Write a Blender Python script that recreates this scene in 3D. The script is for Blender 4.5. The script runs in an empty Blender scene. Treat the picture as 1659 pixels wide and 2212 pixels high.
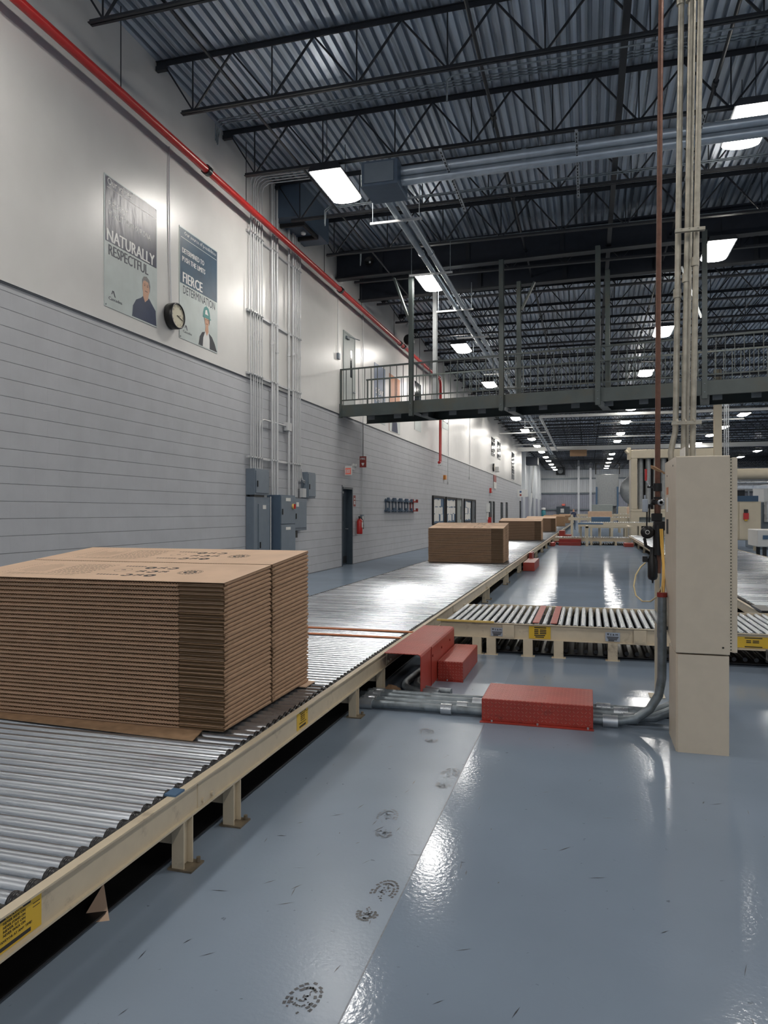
import bpy, math, random
from mathutils import Vector, Matrix
random.seed(7)
D = bpy.data
SC = bpy.context.scene
COL = SC.collection
PI = math.pi

# ------------------------------------------------------------------ camera, world, exposure
cam_d = D.cameras.new('camera')
cam = D.objects.new('camera', cam_d)
COL.objects.link(cam)
cam_d.sensor_fit = 'VERTICAL'
cam_d.sensor_height = 36.0
cam_d.lens = 36.0 * 1556.0 / 2212.0
cam_d.clip_start = 0.05
cam_d.clip_end = 400
cam.location = (0, 0, 1.5)
cam.rotation_euler = (PI / 2, 0, math.atan(440.5 / 1556.0))
SC.camera = cam
SC.view_settings.view_transform = 'Standard'
SC.view_settings.look = 'None'
SC.view_settings.gamma = 1.0
SC.view_settings.use_curve_mapping = False
SC.view_settings.exposure = 1.38
LAMP_STRENGTH = 21.0
LAMP_COLOUR = (1.0, 0.95, 0.88, 1)
w = D.worlds.new('world')
SC.world = w
w.use_nodes = True
w.node_tree.nodes['Background'].inputs[0].default_value = (0.62, 0.72, 0.88, 1)
w.node_tree.nodes['Background'].inputs[1].default_value = 0.22
SC.cycles.use_denoising = True
SC.cycles.max_bounces = 8
SC.cycles.diffuse_bounces = 4
SC.cycles.glossy_bounces = 4
SC.cycles.caustics_reflective = False
SC.cycles.caustics_refractive = False
SC.cycles.sample_clamp_indirect = 4.0

# ------------------------------------------------------------------ materials
def mat(name, col, rough=0.5, metal=0.0, var=0.0, vscale=6.0, bump=0.0, bscale=40.0, coat=0.0, emit=0.0,
        stretch=(1, 1, 1), spec=0.5, dirt=None, dscale=1.5, dlo=0.55, dhi=0.75, rvar=0.0):
    m = D.materials.new(name)
    m.use_nodes = True
    nt = m.node_tree
    N, L = nt.nodes, nt.links
    b = N['Principled BSDF']
    b.inputs['Base Color'].default_value = (*col, 1)
    b.inputs['Roughness'].default_value = rough
    b.inputs['Metallic'].default_value = metal
    b.inputs['Specular IOR Level'].default_value = spec
    if coat:
        b.inputs['Coat Weight'].default_value = coat
        b.inputs['Coat Roughness'].default_value = 0.12
    if emit:
        b.inputs['Emission Color'].default_value = (*col, 1)
        b.inputs['Emission Strength'].default_value = emit
    geo = N.new('ShaderNodeNewGeometry')
    mp = N.new('ShaderNodeMapping')
    mp.inputs['Scale'].default_value = stretch
    L.new(geo.outputs['Position'], mp.inputs['Vector'])
    out = None
    if var or dirt or rvar:
        n = N.new('ShaderNodeTexNoise')
        n.inputs['Scale'].default_value = vscale
        n.inputs['Detail'].default_value = 5
        L.new(mp.outputs[0], n.inputs['Vector'])
        r = N.new('ShaderNodeMapRange')
        r.inputs['From Min'].default_value = 0.3
        r.inputs['From Max'].default_value = 0.7
        r.inputs['To Min'].default_value = 1 - var
        r.inputs['To Max'].default_value = 1 + var
        L.new(n.outputs['Fac'], r.inputs['Value'])
        mx = N.new('ShaderNodeVectorMath')
        mx.operation = 'SCALE'
        mx.inputs[0].default_value = col
        L.new(r.outputs[0], mx.inputs['Scale'])
        out = mx.outputs[0]
        if rvar:
            rr = N.new('ShaderNodeMapRange')
            rr.inputs['From Min'].default_value = 0.3
            rr.inputs['From Max'].default_value = 0.7
            rr.inputs['To Min'].default_value = max(0.02, rough - rvar)
            rr.inputs['To Max'].default_value = rough + rvar
            L.new(n.outputs['Fac'], rr.inputs['Value'])
            L.new(rr.outputs[0], b.inputs['Roughness'])
    if dirt:
        n2 = N.new('ShaderNodeTexNoise')
        n2.inputs['Scale'].default_value = dscale
        n2.inputs['Detail'].default_value = 8
        n2.inputs['Roughness'].default_value = 0.65
        L.new(geo.outputs['Position'], n2.inputs['Vector'])
        r2 = N.new('ShaderNodeMapRange')
        r2.inputs['From Min'].default_value = dlo
        r2.inputs['From Max'].default_value = dhi
        L.new(n2.outputs['Fac'], r2.inputs['Value'])
        m2 = N.new('ShaderNodeMix')
        m2.data_type = 'RGBA'
        L.new(r2.outputs[0], m2.inputs[0])
        L.new(out, m2.inputs[6])
        m2.inputs[7].default_value = (*dirt, 1)
        out = m2.outputs[2]
    if out is not None:
        L.new(out, b.inputs['Base Color'])
    if bump:
        n3 = N.new('ShaderNodeTexNoise')
        n3.inputs['Scale'].default_value = bscale
        n3.inputs['Detail'].default_value = 3
        L.new(mp.outputs[0], n3.inputs['Vector'])
        bp = N.new('ShaderNodeBump')
        bp.inputs['Strength'].default_value = bump
        bp.inputs['Distance'].default_value = 0.01
        L.new(n3.outputs['Fac'], bp.inputs['Height'])
        L.new(bp.outputs[0], b.inputs['Normal'])
    return m

def mat_block():
    m = mat('painted_block', (0.50, 0.515, 0.545), 0.55, var=0.05, vscale=3, spec=0.3)
    nt = m.node_tree
    N, L = nt.nodes, nt.links
    b = N['Principled BSDF']
    geo = N.new('ShaderNodeNewGeometry')
    sp = N.new('ShaderNodeSeparateXYZ')
    cb = N.new('ShaderNodeCombineXYZ')
    L.new(geo.outputs['Position'], sp.inputs[0])
    ad = N.new('ShaderNodeMath'); ad.operation = 'ADD'
    L.new(sp.outputs['X'], ad.inputs[0]); L.new(sp.outputs['Y'], ad.inputs[1])
    L.new(ad.outputs[0], cb.inputs[0]); L.new(sp.outputs['Z'], cb.inputs[1])
    br = N.new('ShaderNodeTexBrick')
    br.inputs['Scale'].default_value = 1.0
    br.inputs['Mortar Size'].default_value = 0.004
    br.inputs['Mortar Smooth'].default_value = 0.2
    br.inputs['Brick Width'].default_value = 0.406
    br.inputs['Row Height'].default_value = 0.203
    L.new(cb.outputs[0], br.inputs['Vector'])
    # the vertical joints are paint-filled: only the bed joints read
    fr = N.new('ShaderNodeMath'); fr.operation = 'FRACT'
    dv = N.new('ShaderNodeMath'); dv.operation = 'DIVIDE'; dv.inputs[1].default_value = 0.203
    L.new(sp.outputs['Z'], dv.inputs[0]); L.new(dv.outputs[0], fr.inputs[0])
    pp = N.new('ShaderNodeMath'); pp.operation = 'PINGPONG'; pp.inputs[1].default_value = 0.5
    L.new(fr.outputs[0], pp.inputs[0])
    mr = N.new('ShaderNodeMapRange')
    mr.inputs['From Min'].default_value = 0.008; mr.inputs['From Max'].default_value = 0.026
    L.new(pp.outputs[0], mr.inputs['Value'])
    inv = N.new('ShaderNodeMath'); inv.operation = 'MULTIPLY_ADD'
    inv.inputs[1].default_value = -0.06; inv.inputs[2].default_value = 1.0
    L.new(br.outputs['Fac'], inv.inputs[0])
    mn = N.new('ShaderNodeMath'); mn.operation = 'MINIMUM'
    L.new(mr.outputs[0], mn.inputs[0]); L.new(inv.outputs[0], mn.inputs[1])
    bp = N.new('ShaderNodeBump'); bp.inputs['Strength'].default_value = 0.9; bp.inputs['Distance'].default_value = 0.012
    ns = N.new('ShaderNodeTexNoise'); ns.inputs['Scale'].default_value = 90
    L.new(geo.outputs['Position'], ns.inputs['Vector'])
    a2 = N.new('ShaderNodeMath'); a2.operation = 'MULTIPLY_ADD'; a2.inputs[1].default_value = 0.06
    L.new(ns.outputs['Fac'], a2.inputs[0]); L.new(mn.outputs[0], a2.inputs[2])
    L.new(a2.outputs[0], bp.inputs['Height'])
    L.new(bp.outputs[0], b.inputs['Normal'])
    src = b.inputs['Base Color'].links[0].from_socket
    mx = N.new('ShaderNodeMix'); mx.data_type = 'RGBA'
    mj = N.new('ShaderNodeMath'); mj.operation = 'MULTIPLY_ADD'; mj.inputs[1].default_value = 0.38; mj.inputs[2].default_value = 0.62
    L.new(mn.outputs[0], mj.inputs[0]); L.new(mj.outputs[0], mx.inputs[0])
    mx.inputs[6].default_value = (0.10, 0.11, 0.13, 1)
    L.new(src, mx.inputs[7]); L.new(mx.outputs[2], b.inputs['Base Color'])
    return m

def mat_floor():
    m = mat('floor_epoxy', (0.195, 0.245, 0.315), 0.2, var=0.07, vscale=1.1, spec=0.12)
    nt = m.node_tree
    N, L = nt.nodes, nt.links
    b = N['Principled BSDF']
    geo = N.new('ShaderNodeNewGeometry')
    sp = N.new('ShaderNodeSeparateXYZ')
    L.new(geo.outputs['Position'], sp.inputs[0])
    lt = N.new('ShaderNodeMath'); lt.operation = 'LESS_THAN'; lt.inputs[1].default_value = -0.70
    L.new(sp.outputs['X'], lt.inputs[0])
    src = b.inputs['Base Color'].links[0].from_socket
    mx = N.new('ShaderNodeMix'); mx.data_type = 'RGBA'
    L.new(lt.outputs[0], mx.inputs[0]); L.new(src, mx.inputs[6])
    sc = N.new('ShaderNodeVectorMath'); sc.operation = 'MULTIPLY'; sc.inputs[1].default_value = (1.12, 1.11, 1.09)
    L.new(src, sc.inputs[0]); L.new(sc.outputs[0], mx.inputs[7])
    # fine dark specks
    n4 = N.new('ShaderNodeTexNoise'); n4.inputs['Scale'].default_value = 22; n4.inputs['Detail'].default_value = 4
    L.new(geo.outputs['Position'], n4.inputs['Vector'])
    r4 = N.new('ShaderNodeMapRange'); r4.inputs['From Min'].default_value = 0.70; r4.inputs['From Max'].default_value = 0.76
    r4.inputs['To Max'].default_value = 0.6
    L.new(n4.outputs['Fac'], r4.inputs['Value'])
    mx2 = N.new('ShaderNodeMix'); mx2.data_type = 'RGBA'
    L.new(r4.outputs[0], mx2.inputs[0]); L.new(mx.outputs[2], mx2.inputs[6]); mx2.inputs[7].default_value = (0.05, 0.06, 0.08, 1)
    L.new(mx2.outputs[2], b.inputs['Base Color'])
    rm = N.new('ShaderNodeMath'); rm.operation = 'MULTIPLY_ADD'; rm.inputs[1].default_value = 0.12; rm.inputs[2].default_value = 0.115
    fr = N.new('ShaderNodeMapRange'); fr.inputs['From Min'].default_value = 8.5; fr.inputs['From Max'].default_value = 10.0
    fr.inputs['To Min'].default_value = 1.0; fr.inputs['To Max'].default_value = 0.42
    L.new(sp.outputs['Y'], fr.inputs['Value'])
    rf = N.new('ShaderNodeMath'); rf.operation = 'MULTIPLY'
    L.new(lt.outputs[0], rm.inputs[0]); L.new(rm.outputs[0], rf.inputs[0]); L.new(fr.outputs[0], rf.inputs[1]); L.new(rf.outputs[0], b.inputs['Roughness'])
    # orange-peel on the right, long roller ripple on the left
    n1 = N.new('ShaderNodeTexNoise'); n1.inputs['Scale'].default_value = 55; n1.inputs['Detail'].default_value = 2
    n2 = N.new('ShaderNodeTexNoise'); n2.inputs['Scale'].default_value = 3.2; n2.inputs['Detail'].default_value = 2
    mp = N.new('ShaderNodeMapping'); mp.inputs['Scale'].default_value = (0.35, 2.6, 1)
    L.new(geo.outputs['Position'], n1.inputs['Vector'])
    L.new(geo.outputs['Position'], mp.inputs[0]); L.new(mp.outputs[0], n2.inputs['Vector'])
    far = N.new('ShaderNodeMapRange'); far.inputs['From Min'].default_value = 8.5; far.inputs['From Max'].default_value = 10.0
    far.inputs['To Min'].default_value = 0.3; far.inputs['To Max'].default_value = 6.0
    L.new(sp.outputs['Y'], far.inputs['Value'])
    ad0 = N.new('ShaderNodeMath'); ad0.operation = 'MULTIPLY'
    L.new(n2.outputs['Fac'], ad0.inputs[0]); L.new(far.outputs[0], ad0.inputs[1])
    ad = N.new('ShaderNodeMath'); ad.operation = 'ADD'
    nf = N.new('ShaderNodeMath'); nf.operation = 'MULTIPLY'
    fr0 = N.new('ShaderNodeMapRange'); fr0.inputs['From Min'].default_value = 6.5; fr0.inputs['From Max'].default_value = 9.0
    fr0.inputs['To Min'].default_value = 1.0; fr0.inputs['To Max'].default_value = 0.1
    L.new(sp.outputs['Y'], fr0.inputs['Value']); L.new(fr0.outputs[0], nf.inputs[0]); L.new(n1.outputs['Fac'], nf.inputs[1])
    L.new(ad0.outputs[0], ad.inputs[0]); L.new(nf.outputs[0], ad.inputs[1])
    rough_out = rf.outputs[0]
    bp = N.new('ShaderNodeBump'); bp.inputs['Strength'].default_value = 0.13; bp.inputs['Distance'].default_value = 0.004
    L.new(ad.outputs[0], bp.inputs['Height'])
    L.new(bp.outputs[0], b.inputs['Normal'])
    b.inputs['Specular IOR Level'].default_value = 0.0
    gl = N.new('ShaderNodeBsdfGlossy')
    gl.inputs['Color'].default_value = (0.95, 0.97, 1.0, 1)
    L.new(rough_out, gl.inputs['Roughness']); L.new(bp.outputs[0], gl.inputs['Normal'])
    fz = N.new('ShaderNodeFresnel'); fz.inputs['IOR'].default_value = 1.30
    mnn = N.new('ShaderNodeMath'); mnn.operation = 'MINIMUM'; mnn.inputs[1].default_value = 0.26
    L.new(fz.outputs[0], mnn.inputs[0])
    ms = N.new('ShaderNodeMixShader')
    L.new(mnn.outputs[0], ms.inputs[0]); L.new(b.outputs[0], ms.inputs[1]); L.new(gl.outputs[0], ms.inputs[2])
    L.new(ms.outputs[0], N['Material Output'].inputs['Surface'])
    return m

def mat_tread(name, col):
    # checker plate: small raised diagonal lozenges
    m = mat(name, col, 0.38, var=0.12, vscale=5, dirt=(0.05, 0.02, 0.02), dscale=9, dlo=0.62, dhi=0.80)
    nt = m.node_tree
    N, L = nt.nodes, nt.links
    b = N['Principled BSDF']
    geo = N.new('ShaderNodeNewGeometry')
    sp = N.new('ShaderNodeSeparateXYZ'); L.new(geo.outputs['Position'], sp.inputs[0])
    yz = N.new('ShaderNodeMath'); yz.operation = 'ADD'
    L.new(sp.outputs['Y'], yz.inputs[0]); L.new(sp.outputs['Z'], yz.inputs[1])
    def mth(op, a, c=None, d=None):
        n = N.new('ShaderNodeMath'); n.operation = op
        for i, q in enumerate((a, c, d)):
            if q is None: continue
            if isinstance(q, (int, float)): n.inputs[i].default_value = q
            else: L.new(q, n.inputs[i])
        return n.outputs[0]
    p = 0.027
    gx = mth('DIVIDE', sp.outputs['X'], p); gy = mth('DIVIDE', yz.outputs[0], p)
    u = mth('SUBTRACT', mth('FRACT', gx), 0.5); v = mth('SUBTRACT', mth('FRACT', gy), 0.5)
    par = mth('FLOORED_MODULO', mth('ADD', mth('FLOOR', gx), mth('FLOOR', gy)), 2.0)
    sg = mth('MULTIPLY_ADD', par, -2.0, 1.0)
    sv = mth('MULTIPLY', sg, v)
    la = mth('DIVIDE', mth('ADD', u, sv), 0.62); lb = mth('DIVIDE', mth('SUBTRACT', u, sv), 0.20)
    rr = mth('ADD', mth('MULTIPLY', la, la), mth('MULTIPLY', lb, lb))
    rg = N.new('ShaderNodeMapRange'); rg.inputs['From Min'].default_value = 1.1; rg.inputs['From Max'].default_value = 0.45
    L.new(rr, rg.inputs['Value'])
    src = b.inputs['Base Color'].links[0].from_socket
    wm = N.new('ShaderNodeMath'); wm.operation = 'MULTIPLY'; wm.inputs[1].default_value = 0.55
    L.new(rg.outputs[0], wm.inputs[0])
    wx = N.new('ShaderNodeMix'); wx.data_type = 'RGBA'
    L.new(wm.outputs[0], wx.inputs[0]); L.new(src, wx.inputs[6]); wx.inputs[7].default_value = (0.58, 0.20, 0.15, 1)
    L.new(wx.outputs[2], b.inputs['Base Color'])
    bp = N.new('ShaderNodeBump'); bp.inputs['Strength'].default_value = 1.0; bp.inputs['Distance'].default_value = 0.006
    L.new(rg.outputs[0], bp.inputs['Height']); L.new(bp.outputs[0], b.inputs['Normal'])
    return m

MT = {}
MT['block'] = mat_block()
MT['wall_white'] = mat('painted_panel_white', (0.67, 0.665, 0.65), 0.30, var=0.03, vscale=2, bump=0.04, bscale=30, spec=0.65)
MT['trim'] = mat('wall_trim', (0.16, 0.17, 0.19), 0.5, var=0.1)
MT['floor'] = mat_floor()
MT['deck'] = mat('roof_deck', (0.46, 0.53, 0.62), 0.36, 0.45, var=0.40, vscale=1.6, stretch=(7, 0.12, 1), rvar=0.12)
MT['joist'] = mat('joist_paint', (0.015, 0.018, 0.024), 0.5, var=0.15)
MT['girder'] = mat('girder_paint', (0.014, 0.019, 0.030), 0.55, var=0.15)
MT['catwalk'] = mat('catwalk_paint', (0.082, 0.102, 0.100), 0.45, var=0.10, vscale=3, dirt=(0.11, 0.10, 0.07), dscale=1.2, dlo=0.5, dhi=0.8)
MT['underdeck'] = mat('walkway_deck', (0.02, 0.022, 0.025), 0.6, var=0.2)
MT['siding'] = mat('metal_siding', (0.70, 0.73, 0.76), 0.40, 0.0, var=0.08, stretch=(1, 8, 0.2), vscale=2)
MT['siding_blue'] = mat('metal_siding_blue_grey', (0.36, 0.38, 0.45), 0.45, var=0.08, vscale=2)
MT['pipe_red'] = mat('sprinkler_red', (0.50, 0.022, 0.020), 0.28, var=0.08, spec=0.6)
MT['galv'] = mat('galvanised', (0.50, 0.53, 0.56), 0.32, 0.75, var=0.14, vscale=9, rvar=0.08)
MT['galv_dull'] = mat('galvanised_dull', (0.20, 0.235, 0.26), 0.42, 0.45, var=0.25, vscale=12, dirt=(0.06, 0.07, 0.08), dscale=8)
MT['duct'] = mat('spiral_duct', (0.42, 0.48, 0.54), 0.35, 0.55, var=0.10, vscale=6)
MT['painted_conduit'] = mat('painted_conduit', (0.60, 0.61, 0.62), 0.35, 0.2, var=0.05)
MT['roller'] = mat('roller_steel', (0.56, 0.60, 0.65), 0.27, 0.9, var=0.14, vscale=2.0, stretch=(0.45, 13.1, 0.3), rvar=0.07,
                   dirt=(0.20, 0.22, 0.25), dscale=1.5, dlo=0.60, dhi=0.82)
MT['rollerX'] = mat('cross_roller_steel', (0.46, 0.50, 0.54), 0.30, 0.9, var=0.12, vscale=2.0, stretch=(12.7, 0.45, 0.3), rvar=0.05)
MT['black'] = mat('black_rubber', (0.012, 0.012, 0.013), 0.35, var=0.2, vscale=20)
MT['black_matt'] = mat('black_matt', (0.018, 0.018, 0.02), 0.7)
MT['cream'] = mat('cream_frame_paint', (0.58, 0.50, 0.37), 0.42, var=0.04, vscale=14, dirt=(0.14, 0.10, 0.07), dscale=6, dlo=0.57, dhi=0.80)
MT['foot'] = mat('grimy_foot_plate', (0.16, 0.13, 0.09), 0.5, var=0.3, vscale=20)
MT['cream_clean'] = mat('cream_machine_paint', (0.58, 0.52, 0.40), 0.42, var=0.05, vscale=3)
MT['beige'] = mat('beige_cabinet_paint', (0.60, 0.525, 0.415), 0.42, var=0.03, vscale=14, bump=0.02, bscale=160, dirt=(0.25, 0.2, 0.15), dscale=5, dlo=0.68, dhi=0.85)
MT['red'] = mat_tread('red_tread_plate', (0.37, 0.045, 0.030))
MT['red_flat'] = mat('red_paint', (0.27, 0.030, 0.022), 0.4, var=0.12, vscale=4)
MT['strip_red'] = mat('red_filler_strip', (0.42, 0.12, 0.10), 0.4, var=0.1)
MT['strip_orange'] = mat('orange_filler_strip', (0.62, 0.22, 0.10), 0.45, var=0.1)
MT['card'] = mat('cardboard', (0.66, 0.475, 0.345), 0.75, var=0.06, vscale=5, bump=0.05, bscale=70, spec=0.2)
MT['card_edge'] = mat('cardboard_edge', (0.37, 0.24, 0.148), 0.85, var=0.16, vscale=18, spec=0.1)
MT['card_gap_shade'] = mat('cardboard_gap_shade', (0.035, 0.022, 0.014), 0.9, var=0.25, vscale=30, spec=0.1)  # near-black colour stands in for the shade inside the carton gaps
MT['card_flap'] = mat('cardboard_flap_edges', (0.115, 0.074, 0.042), 0.9, var=0.3, vscale=14, stretch=(0.6, 1, 12), spec=0.1)
MT['card_fold'] = mat('cardboard_fold', (0.40, 0.262, 0.172), 0.8, var=0.08, vscale=25, spec=0.15)
MT['navy_print'] = mat('navy_print', (0.015, 0.024, 0.045), 0.5)
MT['ink'] = mat('black_ink', (0.03, 0.027, 0.025), 0.7, var=0.1)
MT['yellow'] = mat('yellow_label', (0.68, 0.44, 0.035), 0.4, var=0.05)
MT['silver_label'] = mat('silver_label', (0.42, 0.47, 0.54), 0.35, 0.3, var=0.05)
MT['yellow_paint'] = mat('yellow_paint', (0.62, 0.44, 0.13), 0.45, var=0.1)
MT['cab_blue'] = mat('electric_cabinet_grey_blue', (0.165, 0.205, 0.25), 0.42, var=0.05)
MT['cab_dark'] = mat('electric_cabinet_dark_blue', (0.085, 0.125, 0.18), 0.42, var=0.05)
MT['door_grey'] = mat('door_grey_green', (0.30, 0.335, 0.33), 0.4, var=0.05)
MT['door_dark'] = mat('door_dark_blue', (0.05, 0.07, 0.09), 0.35, var=0.08)
MT['glass_dark'] = mat('dark_glass', (0.02, 0.025, 0.03), 0.08)
MT['white'] = mat('white_paint', (0.72, 0.73, 0.72), 0.4, var=0.03)
MT['paper'] = mat('paper', (0.78, 0.77, 0.74), 0.8, var=0.05)
MT['board_blue'] = mat('board_blue', (0.07, 0.14, 0.24), 0.5, var=0.08)
MT['orange'] = mat('poster_orange', (0.55, 0.20, 0.07), 0.4, var=0.08)
MT['poster_navy'] = mat('poster_navy', (0.040, 0.045, 0.085), 0.33, var=0.25, vscale=5, bump=0.9, bscale=3.2, stretch=(1, 2.2, 0.6), spec=0.4)
MT['poster_teal'] = mat('poster_deep_blue', (0.020, 0.065, 0.115), 0.38, var=0.2, vscale=3, bump=0.25, bscale=3, spec=0.6)
MT['poster_light'] = mat('poster_light', (0.52, 0.58, 0.57), 0.35, var=0.05, bump=0.25, bscale=3)
MT['poster_blue'] = mat('poster_blue', (0.035, 0.10, 0.24), 0.35, var=0.1)
MT['skin'] = mat('skin_print', (0.58, 0.33, 0.22), 0.5, var=0.05)
MT['hair_grey'] = mat('hair_grey_print', (0.20, 0.19, 0.19), 0.6, var=0.2, vscale=40)
MT['hair_dark'] = mat('hair_dark_print', (0.03, 0.02, 0.02), 0.6)
MT['shirt'] = mat('navy_shirt', (0.03, 0.045, 0.095), 0.6, var=0.12)
MT['cardigan'] = mat('charcoal_cardigan', (0.06, 0.065, 0.075), 0.7, var=0.1)
MT['hat_teal'] = mat('teal_helmet', (0.03, 0.22, 0.21), 0.35)
MT['clock_face'] = mat('clock_face', (0.62, 0.58, 0.44), 0.35)
MT['rust_pipe'] = mat('rusty_brown_pipe', (0.165, 0.075, 0.05), 0.5, 0.2, var=0.2, vscale=20)
MT['dirty_conduit'] = mat('weathered_conduit', (0.42, 0.39, 0.32), 0.45, 0.45, var=0.22, vscale=14)
MT['hose_yellow'] = mat('yellow_hose', (0.62, 0.36, 0.06), 0.35)
MT['hose_pale'] = mat('pale_hose', (0.66, 0.54, 0.30), 0.35)
MT['print'] = mat('boot_mark', (0.025, 0.03, 0.04), 0.35, var=0.3, vscale=50)
MT['print_faint'] = mat('boot_mark_faint', (0.085, 0.11, 0.15), 0.3, var=0.3, vscale=50)
MT['grey_plate'] = mat('grey_plate', (0.20, 0.23, 0.25), 0.4, 0.3, var=0.1)
MT['tank'] = mat('tank_grey', (0.34, 0.36, 0.37), 0.4, 0.3, var=0.1)
MT['beacon'] = mat('amber_lens', (0.6, 0.22, 0.03), 0.3)
MT['teal'] = mat('teal_plastic', (0.05, 0.25, 0.30), 0.4)
MT['exit_red'] = mat('exit_red_face', (0.80, 0.17, 0.12), 0.4, emit=0.05)
# the lamp lens gives off the light
ml = D.materials.new('lamp_lens'); ml.use_nodes = True
nt = ml.node_tree
nt.nodes.remove(nt.nodes['Principled BSDF'])
em = nt.nodes.new('ShaderNodeEmission')
em.inputs[0].default_value = LAMP_COLOUR
em.inputs[1].default_value = LAMP_STRENGTH
nt.links.new(em.outputs[0], nt.nodes['Material Output'].inputs[0])
MT['lens'] = ml

# ------------------------------------------------------------------ mesh building
ORG = {}

class MB:
    def __init__(s):
        s.v, s.f, s.m, s.sm = [], [], [], []
    def add(s, vs, fs, mi=0, smooth=False):
        k = len(s.v)
        s.v += [tuple(p) for p in vs]
        for f in fs:
            s.f.append([i + k for i in f]); s.m.append(mi); s.sm.append(smooth)
        return s
    def box(s, x0, y0, z0, x1, y1, z1, mi=0):
        x0, x1 = min(x0, x1), max(x0, x1); y0, y1 = min(y0, y1), max(y0, y1); z0, z1 = min(z0, z1), max(z0, z1)
        return s.add([(x0, y0, z0), (x1, y0, z0), (x1, y1, z0), (x0, y1, z0), (x0, y0, z1), (x1, y0, z1), (x1, y1, z1), (x0, y1, z1)],
                     [(0, 3, 2, 1), (4, 5, 6, 7), (0, 1, 5, 4), (1, 2, 6, 5), (2, 3, 7, 6), (3, 0, 4, 7)], mi)
    def bar(s, p, q, w, h=None, up=(0, 0, 1), mi=0):
        h = h or w
        p, q = Vector(p), Vector(q)
        d = (q - p).normalized()
        u = Vector(up)
        if abs(d.dot(u)) > 0.98: u = Vector((0, 1, 0))
        a = d.cross(u).normalized() * w / 2
        b = a.cross(d).normalized() * h / 2
        vs = [p - a - b, p + a - b, p + a + b, p - a + b, q - a - b, q + a - b, q + a + b, q - a + b]
        return s.add(vs, [(0, 1, 2, 3), (7, 6, 5, 4), (0, 4, 5, 1), (1, 5, 6, 2), (2, 6, 7, 3), (3, 7, 4, 0)], mi)
    def cyl(s, p, q, r, n=12, r2=None, mi=0, caps=True):
        r2 = r if r2 is None else r2
        p, q = Vector(p), Vector(q)
        d = (q - p).normalized()
        u = Vector((0, 0, 1)) if abs(d.z) < 0.9 else Vector((0, 1, 0))
        a = d.cross(u).normalized(); b = a.cross(d).normalized()
        vs = []
        for c, rr in ((p, r), (q, r2)):
            for i in range(n):
                t = 2 * PI * i / n
                vs.append(c + (a * math.cos(t) + b * math.sin(t)) * rr)
        s.add(vs, [(i, (i + 1) % n, n + (i + 1) % n, n + i) for i in range(n)], mi, True)
        if caps:
            s.add(vs[:n], [tuple(range(n))[::-1]], mi); s.add(vs[n:], [tuple(range(n))], mi)
        return s
    def tube(s, pts, r, n=10, mi=0):
        pts = [Vector(p) for p in pts]
        rings = []
        for i, p in enumerate(pts):
            d = (pts[min(i + 1, len(pts) - 1)] - pts[max(i - 1, 0)]).normalized()
            u = Vector((0, 0, 1)) if abs(d.z) < 0.95 else Vector((0, 1, 0))
            if i and rings:
                u = lastb
            a = d.cross(u)
            if a.length < 1e-3: a = d.cross(Vector((1, 0, 0)))
            a.normalize(); b = a.cross(d).normalized(); lastb = b
            rings.append([p + (a * math.cos(2 * PI * k / n) + b * math.sin(2 * PI * k / n)) * r for k in range(n)])
        vs = [v for rg in rings for v in rg]
        fs = [(i * n + k, i * n + (k + 1) % n, (i + 1) * n + (k + 1) % n, (i + 1) * n + k) for i in range(len(pts) - 1) for k in range(n)]
        s.add(vs, fs, mi, True)
        s.add(rings[0], [tuple(range(n))], mi); s.add(rings[-1], [tuple(range(n))[::-1]], mi)
        return s
    def prism(s, prof, axis, a, b, mi=0, smooth=False):
        # profile of 2D points swept along an axis: x -> (y,z), y -> (x,z), z -> (x,y)
        def P(t, c):
            return {'x': (c, t[0], t[1]), 'y': (t[0], c, t[1]), 'z': (t[0], t[1], c)}[axis]
        n = len(prof)
        vs = [P(t, a) for t in prof] + [P(t, b) for t in prof]
        s.add(vs, [(i, (i + 1) % n, n + (i + 1) % n, n + i) for i in range(n)], mi, smooth)
        return s.add(vs, [tuple(range(n))[::-1], tuple(range(n, 2 * n))], mi)
    def lathe(s, c, prof, n=20, axis='z', mi=0):
        vs = []
        for r, h in prof:
            for i in range(n):
                t = 2 * PI * i / n
                x, y = r * math.cos(t), r * math.sin(t)
                o = {'z': (x, y, h), 'x': (h, x, y), 'y': (x, h, y)}[axis]
                vs.append((c[0] + o[0], c[1] + o[1], c[2] + o[2]))
        k = len(prof)
        return s.add(vs, [(j * n + i, j * n + (i + 1) % n, (j + 1) * n + (i + 1) % n, (j + 1) * n + i) for j in range(k - 1) for i in range(n)], mi, True)
    def poly(s, pts, mi=0):
        return s.add(pts, [tuple(range(len(pts)))], mi)
    def build(s, name, mats, parent=None, org=None, bevel=0.0, keep=True):
        if not isinstance(mats, (list, tuple)): mats = [mats]
        if parent is not None:
            o0 = ORG[parent.name]
        elif org is not None:
            o0 = Vector(org)
        else:
            xs = [p[0] for p in s.v]; ys = [p[1] for p in s.v]; zs = [p[2] for p in s.v]
            o0 = Vector(((min(xs) + max(xs)) / 2, (min(ys) + max(ys)) / 2, min(zs)))
        me = D.meshes.new(name)
        me.from_pydata([(p[0] - o0.x, p[1] - o0.y, p[2] - o0.z) for p in s.v], [], s.f)
        for mm in mats: me.materials.append(MT[mm] if isinstance(mm, str) else mm)
        me.polygons.foreach_set('material_index', s.m)
        me.polygons.foreach_set('use_smooth', s.sm)
        me.update()
        o = D.objects.new(name, me)
        COL.objects.link(o)
        ORG[o.name] = o0
        if parent is not None: o.parent = parent
        else: o.location = o0
        if bevel:
            bm = o.modifiers.new('bevel', 'BEVEL'); bm.width = bevel; bm.segments = 2; bm.limit_method = 'ANGLE'
        return o

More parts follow.
